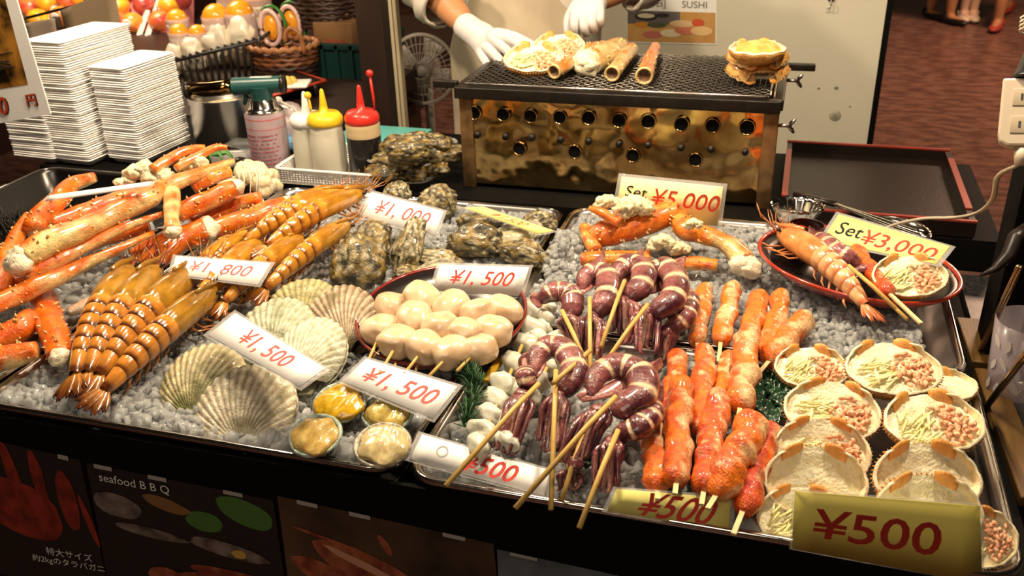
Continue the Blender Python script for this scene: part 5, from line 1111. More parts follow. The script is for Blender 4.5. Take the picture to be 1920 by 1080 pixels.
poster([(162, 868), (512, 938), (545, 1160), (205, 1105)], 'seafood barbecue poster with white lettering', [('seafood B B Q', .26, .92, .085)], Dk, [(.85, .85, .16, .10, -.5, Gn), (.62, .72, .10, .08, 0, Gn), (.42, .80, .13, .05, -.3, Br), (.14, .72, .14, .09, -.2, Gy), (.30, .55, .20, .04, -.1, Gy), (.72, .52, .22, .06, -.2, Gy), (.78, .50, .04, .035, 0, mat('print_yellow', (.55, .33, .05), .5)), (.55, .22, .22, .07, .2, Or), (.75, .30, .28, .05, -.1, Or), (.35, .20, .10, .08, 0, Or)], (.05, .35, .75))
poster([(520, 930), (925, 1020), (950, 1240), (550, 1160)], 'poster of large pink prawns on the counter front', [], mat('print_tan', (.10, .055, .025), .5, col2=(.012, .008, .006), vscale=5), [(.42, .55, .30, .13, -.55, Or), (.26, .40, .26, .10, -.6, Or), (.38, .60, .20, .03, -.5, mat('print_pink', (.50, .26, .16), .5)), (.22, .75, .18, .012, -.25, Or), (.50, .80, .02, .08, .3, Or), (.57, .52, .05, .015, -.2, Or)], (.10, .35, .78))
poster([(932, 1030), (1480, 1150), (1490, 1300), (940, 1200)], 'pale blue poster at the bottom edge of the counter front', [], mat('print_blue', (.14, .17, .19), .5, col2=(.05, .06, .07), vscale=9), [], (.05,))
# ================================================================== fruit stall behind left
M_apple = mat('fruit_skin', attr=True, rough=.25, var=.15, vscale=40, coat=.4)
M_wrap = mat('cellophane', (0.80, 0.66, 0.64), .12, alpha=.45, coat=1.0, coatr=.05)
M_tissue = mat('tissue_wrap', (0.74, 0.66, 0.52), .35, coat=.5)
b = MB(); b.box((-2.15, 2.72, -.03), (2.1, 1.4, .05)); bt = thing('back_table', 'dark table carrying the fruit stall behind', 'table', (-2.15, 2.72, -.9)); b.build('table_top', M_darkwood, bt, smooth=False)
for x in (-3.1, -1.2):
    for y in (2.1, 3.35): b = MB(); b.box((x, y, -.475), (.06, .06, .85)); b.build('leg', M_darkwood, bt, smooth=False)
# sloping fruit shelf
T0 = 2.95
def slope(px, py, up=0.0): return WT(px, py, T0+(75-py)*.0028)
A0, A1, A2, A3 = slope(-60, 95), slope(345, 95), slope(345, -60), slope(-60, -60)
b = MB(); b.add([A0, A1, A2, A3, A0+Vector((0, .05, -.05)), A1+Vector((0, .05, -.05)), A2+Vector((0, .05, -.05)), A3+Vector((0, .05, -.05))], [(0, 1, 2, 3), (4, 7, 6, 5), (0, 4, 5, 1), (2, 6, 7, 3), (0, 3, 7, 4), (1, 5, 6, 2)])
shelf = thing('fruit_shelf', 'sloping pink lined fruit shelf with pale dividers', 'shelf', (A0+A1)/2); b.build('liner', mat('pink_liner', (.62, .20, .22), .5), shelf, smooth=False)
for (xa, ya, xb, yb) in ((268, 78, 304, -30), (284, 78, 318, -30), (100, 60, 124, -30), (22, 40, 50, -30)):
    P0, P1 = slope(xa, ya), slope(xb, yb); b = MB(); b.tube([P0+Vector((0, -.03, .01)), P1+Vector((0, -.03, .01))], .011, 4); b.build('divider', mat('pale_divider', (.74, .70, .64), .4), shelf, smooth=False)
b = MB(); P0, P1 = slope(215, 76), slope(345, 74); b.tube([P0+Vector((0, -.04, .005)), P1+Vector((0, -.04, .005))], .012, 4); b.build('front_lip', mat('pale_divider', (.74, .70, .64), .4), shelf, smooth=False)
FR = [(70, 22, 0, 'red apple'), (102, 12, 1, 'yellow apple'), (48, 8, 0, 'red apple'), (140, 8, 0, 'red apple'), (168, 4, 1, 'yellow apple'), (86, 42, 1, 'yellow apple'), (200, 6, 0, 'red apple'), (236, 20, 1, 'yellow apple'), (282, 16, 2, 'dark red apple'),
      (262, 50, 3, 'orange apple'), (234, 48, 0, 'red apple'), (330, 18, 1, 'yellow apple'), (312, 46, 0, 'red apple'), (350, 6, 2, 'dark red apple'), (256, -12, 0, 'red apple'), (306, -14, 1, 'yellow apple'), (130, 38, 3, 'orange apple'), (182, 30, 0, 'red apple')]
near = ['left of the paper sheets', 'beside the metal clip rod', 'at the far left of the shelf', 'above the clip rod', 'above the brown paper sheet', 'behind the small grey sheet', 'at the top of the brown sheet', 'left of the pale divider', 'just above the sticker fruit', 'with a sticker, lowest by the divider', 'low at the edge of the brown sheet', 'right of the pale dividers', 'below the yellow one right of the dividers', 'above the wrapped oranges', 'at the picture top left of the divider', 'at the picture top right of the divider', 'behind the clip on the rod', 'half hidden by the brown sheet']
fc = {0: ((.66, .06, .04), (.78, .26, .06)), 1: ((.86, .52, .03), (.86, .34, .03)), 2: ((.28, .03, .045), (.50, .08, .05)), 3: ((.82, .36, .04), (.74, .14, .04))}
for k, (x, y, c, nm) in enumerate(FR):
    p = slope(x, y)+Vector((0, -.035, .02)); b = MB(); rr = m(21, p); t = thing('apple', nm+' '+near[k], 'fruit', p-Vector((0, 0, rr)), 'apples on the fruit shelf')
    b.blob(p, (rr, rr, rr*.92), 3, .05, 1, k, col=lambda q, p_: mixc(fc[c][0], fc[c][1], .5+noise.noise(q*1.6+Vector((k, 0, 0)))*1.5)); b.build('skin', M_apple, t)
    b = MB(); b.tube([p+Vector((0, 0, rr*.85)), p+Vector((.003, -.004, rr*1.25))], .0018, 5); b.build('stem', M_dark, t)
    if c == 3: b = MB(); b.blob(p+Vector((.005, -rr*.97, .006)), (rr*.5, .002, rr*.4), 2); b.build('sticker', M_white, t)
# oranges wrapped in film, standing in the wire basket
def wrapped(px, py, t0, rpx, label, seed, tall=1.3):
    p = WT(px, py, t0); r = m(rpx, p); tall = max(1.0, p.z/r-1.05) if t0 < 2.7 else (p.z-(WT(457, -6, 2.75).z-.09))/r-1; t = thing('wrapped_orange', label, 'fruit', p-Vector((0, 0, r*(1+tall))), 'wrapped oranges')
    b = MB(); b.blob(p, r, 3, .03, 2, seed, col=lambda q, p_: mixc((.86, .30, .015), (.88, .42, .03), .5+noise.noise(q*3)*1.2)); b.build('orange', M_apple, t)
    b = MB(); b.grid(36, 9, lambda u, v: p+Vector((math.cos(2*PI*u), math.sin(2*PI*u), 0))*r*(1.12-.15*v+.10*noise.noise(Vector((math.cos(2*PI*u)*3, math.sin(2*PI*u)*3, v*3+seed)))*2*(.3+v))+Vector((0, 0, r*(.1-(.2+tall)*v))), closed_u=True); b.build('wrapper', M_wrap, t, solid=.0006)
    b = MB(); b.grid(30, 7, lambda u, v: p+Vector((math.cos(2*PI*u), math.sin(2*PI*u), 0))*r*(1.06+.18*noise.noise(Vector((math.cos(2*PI*u)*2.5, math.sin(2*PI*u)*2.5, v*2+seed*3))))*(1-.2*v)+Vector((0, 0, r*(-.45-(.55+tall)*v))), closed_u=True); b.build('tissue', M_tissue, t, solid=.001)
for k, (x, y, tt, r, lb) in enumerate(((332, 36, 2.60, 19, 'wrapped orange at the left end of the wire basket, upper one'), (336, 62, 2.50, 18, 'wrapped orange at the left end of the wire basket, lower one'), (405, 32, 2.55, 25, 'wrapped orange in the middle of the wire basket'), (450, 26, 2.55, 26, 'wrapped orange at the right end of the wire basket'), (432, -8, 2.75, 24, 'wrapped orange at the picture top behind the basket row'), (482, -2, 2.75, 24, 'wrapped orange at the picture top above the wicker basket'), (370, 62, 2.50, 16, 'small wrapped orange between the left and middle ones'))): wrapped(x, y, tt, r, lb, k+1)
for k, (x, y, tt, lb) in enumerate(((330, 112, 2.40, 'crumpled tissue bundle left in the wire basket'), (362, 100, 2.38, 'crumpled tissue bundle beside the left oranges'), (408, 82, 2.40, 'crumpled tissue bundle under the middle orange'), (452, 66, 2.42, 'crumpled tissue bundle under the right orange'))):
    p = WT(x, y, tt); r = m(26, p); b = MB(); b.blob(p, (r, r*.6, r*1.1), 3, .55, 1.7, k+3, col=None); single(b, 'tissue_bundle', M_tissue, lb, 'tissue', 'tissue bundles')
b = MB(); q = WT(457, -6, 2.75); b.box((q.x, 2.76, (q.z-.09)/2), (.22, .14, q.z-.09)); single(b, 'display_riser', M_darkwood, 'dark wooden riser under the rear wrapped oranges', 'riser', smooth=False)
# black wire basket
t = thing('wire_basket', 'black wire basket of wrapped oranges', 'basket', WT(410, 150, 2.35)); P0, P1 = WT(300, 122, 2.32), WT(484, 76, 2.36); Q0, Q1 = WT(318, 176, 2.32), WT(486, 142, 2.36)
for k in range(15):
    f = k/14; b = MB(); a, c = P0.lerp(P1, f), Q0.lerp(Q1, f); b.tube([a+Vector((0, .03, .0)), a+Vector((0, .012, .008)), a, a.lerp(c, .5), c], .0048, 6); b.build('wire', M_dark, t)
b = MB(); b.tube([P0, P1], .005, 6); b.tube([Q0, Q1], .005, 6); b.tube([P1, P1+Vector((.0, .30, .05))], .005, 6); b.tube([P0, P0+Vector((.0, .30, .02))], .005, 6); b.build('rim_wire', M_dark, t)
# wicker basket with two leaf-trimmed gift fruits
M_wick = mat('wicker', (.16, .055, .02), .4, var=.5, vscale=50); M_wickd = mat('dark_wicker', (.035, .014, .008), .5, var=.5, vscale=50)
c = WT(535, 118, 2.42); t = thing('wicker_basket', 'brown wicker basket with braided rim right of the wire basket', 'basket', c-Vector((0, 0, .06)))
for j in range(8):
    z = -.055+j*.013; b = MB(); pts = [(c.x+math.cos(a)*(.085+.002*j)+.0, c.y+math.sin(a)*.075, c.z+z+.003*math.sin(a*14+j*PI)) for a in [2*PI*i/56 for i in range(58)]]; b.tube(pts, .0075, 6, cap=False); b.build('strand', M_wickd if j < 5 else M_wick, t)
b = MB(); pts = [(c.x+math.cos(a)*.102, c.y+math.sin(a)*.09, c.z+.054+.003*math.sin(a*22)) for a in [2*PI*i/90 for i in range(92)]]; b.tube(pts, .0085, 7, cap=False); b.build('braided_rim', mat('light_wicker', (.34, .14, .05), .4, var=.4, vscale=60), t)
b = MB(); hx = c+Vector((.055, -.05, .05)); b.tube([Vector(q) for q in spline([hx+Vector((-.012, 0, -.02)), hx+Vector((-.016, 0, .035)), hx+Vector((.005, 0, .06)), hx+Vector((.032, .0, .045)), hx+Vector((.04, 0, -.01))], 16)], .0065, 8); b.build('handle', mat('light_wicker', (.34, .14, .05), .4, var=.4, vscale=60), t)
def gift(px, py, t0, label, seed):
    p = WT(px, py, t0); r = m(15, p); t = thing('gift_fruit', label, 'fruit', p-Vector((0, 0, r*2)), 'leaf trimmed gift fruits')
    b = MB(); b.blob(p, (r, r*.7, r*1.6), 3, .03, 2, seed, col=lambda q, p_: mixc((.86, .28, .015), (.88, .40, .03), .5+noise.noise(q*3))); b.build('orange', M_apple, t)
    b = MB(); b.tube([p+Vector((math.cos(a)*r*1.35, -.004, math.sin(a)*r*2.1)) for a in [2*PI*i/24 for i in range(26)]], r*.30, 8, (.78, .52, .48), cap=False); b.build('foam_net', M_apple, t)
    b = MB(); b.tube([p+Vector((math.cos(a)*r*1.85, .012, math.sin(a)*r*2.6)) for a in [-.9+2.0*i/14*1.6 for i in range(15)]], [r*.30]*15, 6, (.05, .22, .03), flat=.6); b.build('leaf', M_apple, t)
gift(508, 52, 2.44, 'orange gift fruit with green leaf at the left of the wicker basket', 1); gift(545, 44, 2.52, 'orange gift fruit with green leaf at the right of the wicker basket', 2)
# dark basket, carton and green crate
c = WT(612, 12, 2.60); t = thing('dark_basket', 'dark wicker basket on the carton at the picture top', 'basket', c-Vector((0, 0, .05)))
for j in range(9):
    b = MB(); pts = [(c.x+math.cos(a)*.105, c.y+math.sin(a)*.09, c.z-.045+j*.013+.003*math.sin(a*14+j*PI)) for a in [2*PI*i/56 for i in range(58)]]; b.tube(pts, .0075, 6, cap=False); b.build('strand', M_wickd, t)
p0, p1 = WT(585, 42, 2.50), WT(664, 100, 2.50); cc = (p0+p1)/2; t = thing('carton', 'brown carton with faint red print on the green crate', 'box', cc-Vector((0, 0, .04)))
hh = abs(p0.z-p1.z); b = MB(); b.box(cc+Vector((0, .09, 0)), (abs(p1.x-p0.x), .18, hh), bev=.003); b.build('box', mat('cardboard', (.20, .10, .035), .7, var=.2, vscale=10), t)
for k in range(3): b = MB(); b.box(cc+Vector((-.02+k*.024, -.001, -.012)), (.016, .001, .014)); b.build('faded_print', mat('faded_red', (.28, .05, .02), .6), t, smooth=False)
M_crate = mat('green_crate', (.003, .026, .023), .4)
p0, p1 = WT(582, 100, 2.46), WT(700, 205, 2.46); x0, x1, zt, zb = p0.x, p1.x, WT(640, 82, 2.46).z, WT(640, 215, 2.46).z
t = thing('green_crate', 'dark green plastic crate under the carton', 'crate', ((x0+x1)/2, 2.6, zb))
for nm, cx, cy, sx, sy in (('front_wall', (x0+x1)/2, 2.46, x1-x0, .012), ('back_wall', (x0+x1)/2, 2.72, x1-x0, .012), ('side_wall', x0, 2.59, .012, .27), ('side_wall', x1, 2.59, .012, .27)):
    b = MB(); b.box((cx, cy, (zt+zb)/2), (sx, sy, zt-zb)); w_ = b.build(nm, M_crate, t, smooth=False)
    if nm == 'front_wall':
        for z in (zt-.008, (zt+zb)/2, zb+.01): b = MB(); b.box((cx, cy-.010, z), (sx+.01, .014, .012)); b.build('rib', M_crate, w_, smooth=False)
        for k in range(5): b = MB(); b.box((lerp(x0, x1, k/4), cy-.010, (zt+zb)/2), (.010, .014, zt-zb)); b.build('rib', M_crate, w_, smooth=False)
b = MB(); b.box(((x0+x1)/2, 2.6, zb-.02), (.3, .3, .036)); b.box(((x0+x1)/2, 2.6, (zb-.04-.9)/2), (.26, .26, abs(-.9-zb)-.04)); single(b, 'crate_stand', M_darkwood, 'dark wooden stand under the green crate', 'stand', smooth=False)
# things between: menu board, plate, steel pot, lid, teal and blue sheets
b = MB(); c_ = [W(462, 196, .03), W(612, 150, .03), W(560, 146, .03), W(400, 178, .03)]
t = thing('serving_board', 'black board with red edge behind the gas can', 'board', W(520, 180, .02)); X0, X1 = W(470, 190, .03), W(610, 152, .03); Yv = Vector((-.16, .10, 0))
b.add([X0, X1, X1+Yv, X0+Yv], [(0, 1, 2, 3)]); b.build('panel', M_blackgloss, t, smooth=False, solid=.006)
b = MB(); b.tube([X0, X1, X1+Yv], .005, 5); b.build('red_edge', mat('vermilion', (.5, .05, .02), .35), t)
for o in (Vector((0, 0, 0)), Yv): b = MB(); b.tube([X0.lerp(X1, .15)+o, Vector((X0.lerp(X1, .15).x+o.x, X0.lerp(X1, .15).y+o.y, -.004))], .008, 6); b.build('foot', M_blackgloss, t)
for o in (Vector((0, 0, 0)), Yv): b = MB(); b.tube([X0.lerp(X1, .85)+o, Vector((X0.lerp(X1, .85).x+o.x, X0.lerp(X1, .85).y+o.y, -.004))], .008, 6); b.build('foot', M_blackgloss, t)
p = W(535, 158, .04); t = thing('white_plate', 'white rectangular plate of yellow food on the board', 'plate', p); b = MB(); b.box(p, (.13, .075, .008), Matrix.Rotation(.3, 3, 'Z'), bev=.003); b.build('plate', M_white, t)
b = MB()
for k in range(7): b.blob(p+Vector((.018*math.sin(k*2), .012*math.cos(k*3), .008)), .012, 2, .4, 2, k, col=(.75, .52, .10))
b.build('food', M_meat, t)
p = W(432, 268, .0); p.z = 0; r = m(62, p); t = thing('steel_pot', 'brushed steel pot behind the foam trays', 'pot', p); b = MB(); b.lathe([(r*.96, 0), (r, .01), (r, .115), (r*1.03, .118), (r*.98, .118), (r*.96, .02), (.01, .02)], 36, p, cap=False); b.build('pot', M_steel, t)
b = MB(); b.lathe([(.01, .085), (r*.95, .085)], 30, p, cap=False); b.build('contents', mat('yellow_soup', (.55, .30, .06), .3, col2=(.70, .52, .25), vscale=30), t)
b = MB(); A = W(395, 292, .03); B = W(482, 284, .03); b.box((A+B)/2+Vector((0, .03, -.008)), ((B-A).length, .11, .036), bev=.01); single(b, 'clear_box', M_tub, 'clear plastic lidded box in front of the steel pot', 'box')
b = MB(); p = W(408, 291, .12)
for k in range(26):
    a = k*.9; b.tube([p, p+Vector((math.cos(a)*.02, math.sin(a)*.015, .006)), p+Vector((math.cos(a)*.034, math.sin(a)*.02, -.006))], [.003, .003, .001], 4)
single(b, 'parsley', mat('parsley_green', (.06, .19, .03), .5), 'green parsley tuft on the king crab pile', 'herb')
b = MB(); c = W(690, 268, .012); b.box(c+Vector((.0, .06, -.006)), (.20, .16, .008), Matrix.Rotation(-.03, 3, 'Z'), bev=.002); single(b, 'teal_board', mat('teal_sheet', (.10, .38, .36), .4), 'teal cutting board behind the soy sauce bottle', 'board')
b = MB(); p = W(556, 272, .02); b.grid(14, 10, lambda u, v: p+Vector(((u-.5)*.09, (v-.5)*.10, .020*noise.noise(Vector((u*3, v*3, 2)))+.006))); single(b, 'blue_cloth', mat('blue_cloth', (.10, .24, .42), .6), 'folded blue cloth behind the basket', 'cloth', solid=.006)
b = MB(); p = W(545, 232, .05); b.blob(p, (.05, .035, .045), 3, .5, 1.8, 4); single(b, 'plastic_bag', M_wrap, 'crumpled clear plastic bag behind the gas can', 'bag')
# rod with clips and hanging paper sheets
t = thing('clip_rod', 'thin metal rod with clips over the foam trays', 'rod', WT(120, 30, 2.3)); A, B = WT(40, 36, 2.3), WT(175, 2, 2.3); b = MB(); b.tube([A, B], .0045, 6); b.build('rod', M_iron, t)
b = MB(); b.tube([A, Vector((A.x, A.y, -.004))], .006, 6); b.lathe([(.04, -.005), (.04, .002), (.008, .006)], 20, (A.x, A.y, 0)); b.build('stand', M_iron, t)
for x, y in ((42, 40), (108, 42), (166, 6)): b = MB(); p = WT(x, y, 2.29); b.box(p, (.020, .016, .034), bev=.003); b.build('clip', mat('clip_metal', (.10, .085, .06), .4, metal=.5), t)
def sheet(c, tt, label, M, marks=0, bag=False):
    P_ = [WT(x, y, tt) for x, y in c]; t = thing('paper_sheet', label, 'paper', (P_[2]+P_[3])/2, 'paper sheets by the foam trays'); b = MB(); b.grid(6, 6, lambda u, v: P_[3].lerp(P_[2], u).lerp(P_[0].lerp(P_[1], u), v)+Vector((0, .006*math.sin(u*3), 0))); b.build('sheet', M, t, solid=.001)
    for k in range(marks):
        u, v = .3+.12*(k % 4), .75-.22*(k//4); q = P_[3].lerp(P_[2], u).lerp(P_[0].lerp(P_[1], u), v)+Vector((0, -.003, 0)); b = MB(); b.box(q, (.012, .001, .005)); b.build('handwriting', mat('grey_ink', (.25, .22, .18), .6), t, smooth=False)
    return t
sheet([(112, 20), (214, -22), (232, 78), (138, 108)], 2.26, 'brown-grey sheet in a plastic sleeve hanging from the rod', mat('kraft_sheet', (.30, .22, .14), .35, coat=.5))
sheet([(46, 44), (102, 34), (108, 72), (54, 92)], 2.27, 'small grey sheet hanging from the rod at left', mat('grey_sheet', (.36, .28, .22), .5))
sheet([(50, 78), (152, 58), (172, 96), (92, 178)], 2.10, 'cream note sheet with handwriting behind the foam trays', mat('cream_sheet', (.82, .74, .52), .5), 7)
# electric fan behind the timber post
c = WT(792, 130, 2.62); t = thing('electric_fan', 'pale electric fan in the shade behind the post', 'fan', c-Vector((0, 0, .5))); M_fan = mat('fan_plastic', (.30, .26, .22), .5); R_ = .105; f = Vector((.1, -1, .1)).normalized(); fx = f.cross(Vector((0, 0, 1))).normalized(); fy = fx.cross(f)
b = MB()
for rr in (1, .96, .72, .48, .25): b.tube([c+f*.03*(1-rr)+(fx*math.cos(a)+fy*math.sin(a))*R_*rr for a in [2*PI*i/40 for i in range(42)]], .0035 if rr > .95 else .0014, 5, cap=False)
for k in range(36): a = 2*PI*k/36; b.tube([c+f*.03+(fx*math.cos(a)+fy*math.sin(a))*R_*.22, c+(fx*math.cos(a)+fy*math.sin(a))*R_], .0012, 4, cap=False)
b.build('guard', M_fan, t)
for k in range(4):
    a0 = k*PI/2; b = MB(); b.grid(6, 5, lambda u, v: c-f*.02+(fx*math.cos(a0+v*.9)+fy*math.sin(a0+v*.9))*R_*(.15+.72*u)+f*.02*(v-.5)); b.build('blade', M_fan, t, solid=.002)
b = MB(); b.tube([c+f*.01, c-f*.09], [.022, .034], 14); b.build('motor', M_fan, t)
b = MB(); b.tube([c-f*.05, c-f*.05-Vector((0, 0, .25)), Vector((c.x, c.y+.05, -.88))], .014, 10); b.build('pole', M_fan, t)
b = MB(); b.lathe([(.12, 0), (.12, .015), (.03, .03)], 24, (c.x, c.y+.05, -.9)); b.build('base', M_fan, t)
# sushi poster on the cream panel
tt = 2.7325; P_ = [WT(1176, -52, tt), WT(1344, -46, tt), WT(1343, 84, tt), WT(1175, 80, tt)]; t = thing('sushi_poster', 'white sushi poster with photo on the cream panel', 'poster', (P_[2]+P_[3])/2)
q4 = lambda u, v, o: P_[3].lerp(P_[2], u).lerp(P_[0].lerp(P_[1], u), v)+Vector((0, -o, 0))
b = MB(); b.grid(2, 2, lambda u, v: q4(u, v, 0)); b.build('sheet', M_paper, t, smooth=False, solid=.0008)
b = MB(); b.grid(2, 2, lambda u, v: q4(lerp(.01, .99, u), lerp(.02, .47, v), .001)); b.build('photo', mat('poster_wood', (.62, .36, .12), .4, col2=(.50, .26, .08), vscale=8), t, smooth=False)
b = MB(); b.grid(2, 2, lambda u, v: q4(lerp(.01, .60, u), lerp(.28, .47, v), .0014)); b.build('print_shape', mat('poster_grey', (.14, .12, .12), .5), t, smooth=False)
for k, (u, v, ru, rv, cl_) in enumerate(((.22, .39, .13, .06, (.02, .015, .015)), (.22, .40, .10, .035, (.62, .56, .40)), (.40, .41, .08, .03, (.03, .025, .03)), (.18, .27, .10, .04, (.60, .26, .03)), (.34, .27, .11, .04, (.08, .10, .05)), (.30, .13, .12, .055, (.50, .16, .13)), (.50, .16, .12, .06, (.78, .66, .46)), (.66, .20, .12, .06, (.62, .20, .12)), (.62, .30, .14, .05, (.72, .50, .28)), (.80, .32, .07, .06, (.60, .10, .04)), (.84, .20, .12, .07, (.76, .52, .24)))):
    b = MB(); n = 20; b.add([q4(u+ru*math.cos(2*PI*i/n), v+rv*math.sin(2*PI*i/n), .0018+.0001*k) for i in range(n)], [tuple(range(n))]); b.build('print_shape', mat('poster_print', cl_, .4), t, smooth=False)
for s, cu, h in (('\u5bff \u53f8', .30, .17), ('SUSHI', .76, .14)):
    vs, fs = text_mesh(s, 1); b = MB(); asp = (P_[0]-P_[3]).length/(P_[1]-P_[0]).length; b.add([q4(cu+q.x*h*asp, .57+q.y*h, .0012) for q in vs], fs); b.build('lettering', mat('poster_ink', (.06, .045, .03), .5), t, smooth=False)
# ================================================================== people
M_skin = mat('skin', (.42, .19, .085), .5, sss=.15, sssr=(.01, .004, .002)); M_glove = mat('cotton_glove', (.58, .55, .55), .8, var=.06, vscale=80, bump=.25, bscale=160)
M_coat = mat('white_coat', (.58, .53, .45), .75, bump=.2, bscale=30); M_apron = mat('cream_apron', (.46, .38, .27), .7, var=.25, vscale=9, bump=.3, bscale=14)
M_hair = mat('dark_hair', (.012, .009, .008), .5)
def skin(name, nodes, edges, M, parent, sub=2, root=0):
    """one continuous surface grown on a skeleton; nodes = (point, radius) or (point, rx, ry)"""
    o3 = place_origin(parent); me = bpy.data.meshes.new(name); me.from_pydata([tuple(Vector(n[0])-o3) for n in nodes], edges, []); ob = bpy.data.objects.new(name, me); COL.objects.link(ob); ob.parent = parent
    ob.modifiers.new('skin', 'SKIN'); 
    for i, n in enumerate(nodes): me.skin_vertices[0].data[i].radius = (n[1], n[2] if len(n) > 2 else n[1])
    me.skin_vertices[0].data[root].use_root = True
    s = ob.modifiers.new('sub', 'SUBSURF'); s.levels = sub; s.render_levels = sub
    ob.modifiers['skin'].use_smooth_shade = True; me.materials.append(M)
    return ob
def chain(nodes, edges, start, pts):
    k = start
    for p in pts: nodes.append(p); edges.append((k, len(nodes)-1)); k = len(nodes)-1
    return k
cx = WT(985, 60, 2.22).x; cy = 2.24
cook = thing('person', 'cook in white coat, cream apron and white gloves tending the grill', 'person', (cx, cy, -.9))
eR, wR = WT(792, -44, 2.04), WT(880, 56, 1.93); eL, wL = WT(1196, -46, 2.10), WT(1112, 2, 1.99)
N = [((cx, cy, .02), .13, .10)]; E = []
k = chain(N, E, 0, [((cx, cy, .18), .12, .09), ((cx, cy, .34), .13, .095), ((cx, cy, .47), .11, .085)]); chest = k
k = chain(N, E, chest, [((cx, cy-.01, .545), .05), ((cx, cy-.03, .60), .058), ((cx, cy-.04, .66), .078, .088), ((cx, cy-.04, .74), .075, .085)])
for s, el, wr in ((-1, eR, wR), (1, eL, wL)):
    chain(N, E, chest, [((cx+s*.17, cy, .46), .058), (Vector((cx+s*.17, cy, .46)).lerp(el, .5), .048), (el, .042), (el.lerp(wr, .4), .040), (el.lerp(wr, .97), .028)])
    chain(N, E, 0, [((cx+s*.09, cy, -.06), .085), ((cx+s*.10, cy, -.44), .058), ((cx+s*.10, cy+.02, -.80), .040), ((cx+s*.10, cy-.02, -.865), .034), ((cx+s*.10, cy-.14, -.875), .026)])
skin('body', N, E, M_skin, cook)
hz = .66
for s in (-1, 1):
    b = MB(); b.blob((cx+s*.030, cy-.118, .70), .011, 2); b.build('eye', M_dark, cook)
    b = MB(); b.blob((cx+s*.078, cy-.035, .69), (.012, .022, .032), 2); b.build('ear', M_skin, cook)
b = MB(); b.tube([(cx, cy-.120, .715), (cx, cy-.140, .675), (cx, cy-.122, .668)], [.008, .014, .006], 8); b.build('nose', M_skin, cook)
b = MB(); b.blob((cx, cy-.116, .640), (.026, .008, .006), 2); b.build('mouth', mat('lips', (.35, .10, .08), .5), cook)
b = MB(); b.blob((cx, cy-.015, .735), (.088, .100, .085), 3, .05, 3, 2); b.build('hair', M_hair, cook)
# coat: trunk and rolled sleeves
b = MB(); b.lathe([(.15, -.42), (.16, -.1), (.155, .1), (.165, .25), (.18, .36), (.165, .45), (.10, .515), (.06, .535)], 36, (cx, cy, 0), cap=False, sx=1.12, sy=.80); b.build('coat', M_coat, cook, solid=.006)
for s, el, wr, e2 in ((-1, eR, wR, .50), (1, eL, wL, .25)):
    sh = Vector((cx+s*.16, cy, .45)); end = el.lerp(wr, e2); ps = [Vector(q) for q in spline([sh, sh.lerp(el, .55)+Vector((s*.01, 0, 0)), el, end], 18)]
    b = MB(); b.tube(ps, [.078-.020*(i/17)+.004*math.sin(i*2.1) for i in range(18)], 18, bumps=.10, bs=22, seed=s+3, cap=False); b.build('sleeve', M_coat, cook, solid=.005)
    d = (ps[-1]-ps[-2]).normalized(); b = MB(); b.tube([ps[-1]-d*.030, ps[-1]-d*.024, ps[-1], ps[-1]+d*.004], [.060, .066, .064, .058], 18, bumps=.08, bs=30, cap=False); b.build('cuff', M_coat, cook, solid=.004)
b = MB()
def apron(u, v):
    a = (u-.5)*2.0; w_ = .205 if v < .72 else .205-.35*(v-.72); z = lerp(-.50, .42, v)
    return Vector((cx+math.sin(a)*w_, cy-math.cos(a)*.158-.006*math.sin(u*17+v*3)*(1-v)-.004*noise.noise(Vector((u*6, v*6, 1))), z))
b.grid(40, 40, apron); b.build('apron', M_apron, cook, solid=.004)
b = MB()
for s in (-1, 1): b.tube([apron(.5+s*.38, .98), (cx+s*.10, cy-.13, .50), (cx+s*.06, cy, .555)], .010, 6, flat=.4)
b.build('apron_strap', M_apron, cook)
for v in (.70, .74, .78): b = MB(); b.blob(apron(.46, v)+Vector((0, -.006, 0)), .005, 2); b.build('button', M_white, cook)
def glove(fore, wrist, palm, fingers, label):
    """palm: list of (point, rx, ry); fingers: lists of points, radius"""
    N = [(fore, .031)]; E = []; k = chain(N, E, 0, [(wrist, .030, .024)]+palm); pk = k
    for f, r in fingers: chain(N, E, f[0] if isinstance(f[0], int) else pk, [(q, r*(1-.06*i)) for i, q in enumerate([x for x in f if not isinstance(x, int)])])
    return N, E
# hand on the held shell: back of the hand up, fingers spread over the rim
def H(x, y, t): return WT(x, y, t)
def hand(wr, fore, knuckles, fingers, name):
    N = [(fore, .036), (wr, .031, .027)]; E = [(0, 1)]
    mid = sum(knuckles, Vector())/len(knuckles); N.append((wr.lerp(mid, .45), .038, .020)); E.append((1, 2))
    for kn, fg in zip(knuckles, fingers):
        st = len(N); N.append((kn, .0125)); E.append((2, st)); chain(N, E, st, [(q, .0108-.0010*i) for i, q in enumerate(fg)])
    o = skin('glove', N, E, M_glove, cook, 2, 2); o['label'] = name; return o
hand(H(880, 56, 1.93), H(862, 38, 1.945), [H(947, 70, 1.885), H(936, 82, 1.878), H(918, 94, 1.875), H(900, 98, 1.88), H(935, 62, 1.90)],
     [[H(965, 78, 1.868), H(982, 92, 1.858), H(992, 100, 1.862)], [H(952, 96, 1.862), H(962, 108, 1.858), H(964, 116, 1.864)], [H(936, 112, 1.858), H(944, 124, 1.856), H(946, 132, 1.862)], [H(912, 118, 1.866), H(920, 132, 1.862), H(924, 138, 1.868)], [H(965, 68, 1.89), H(990, 80, 1.88), H(1005, 88, 1.878)]], 'white cotton glove with fingers spread on the crab shell')
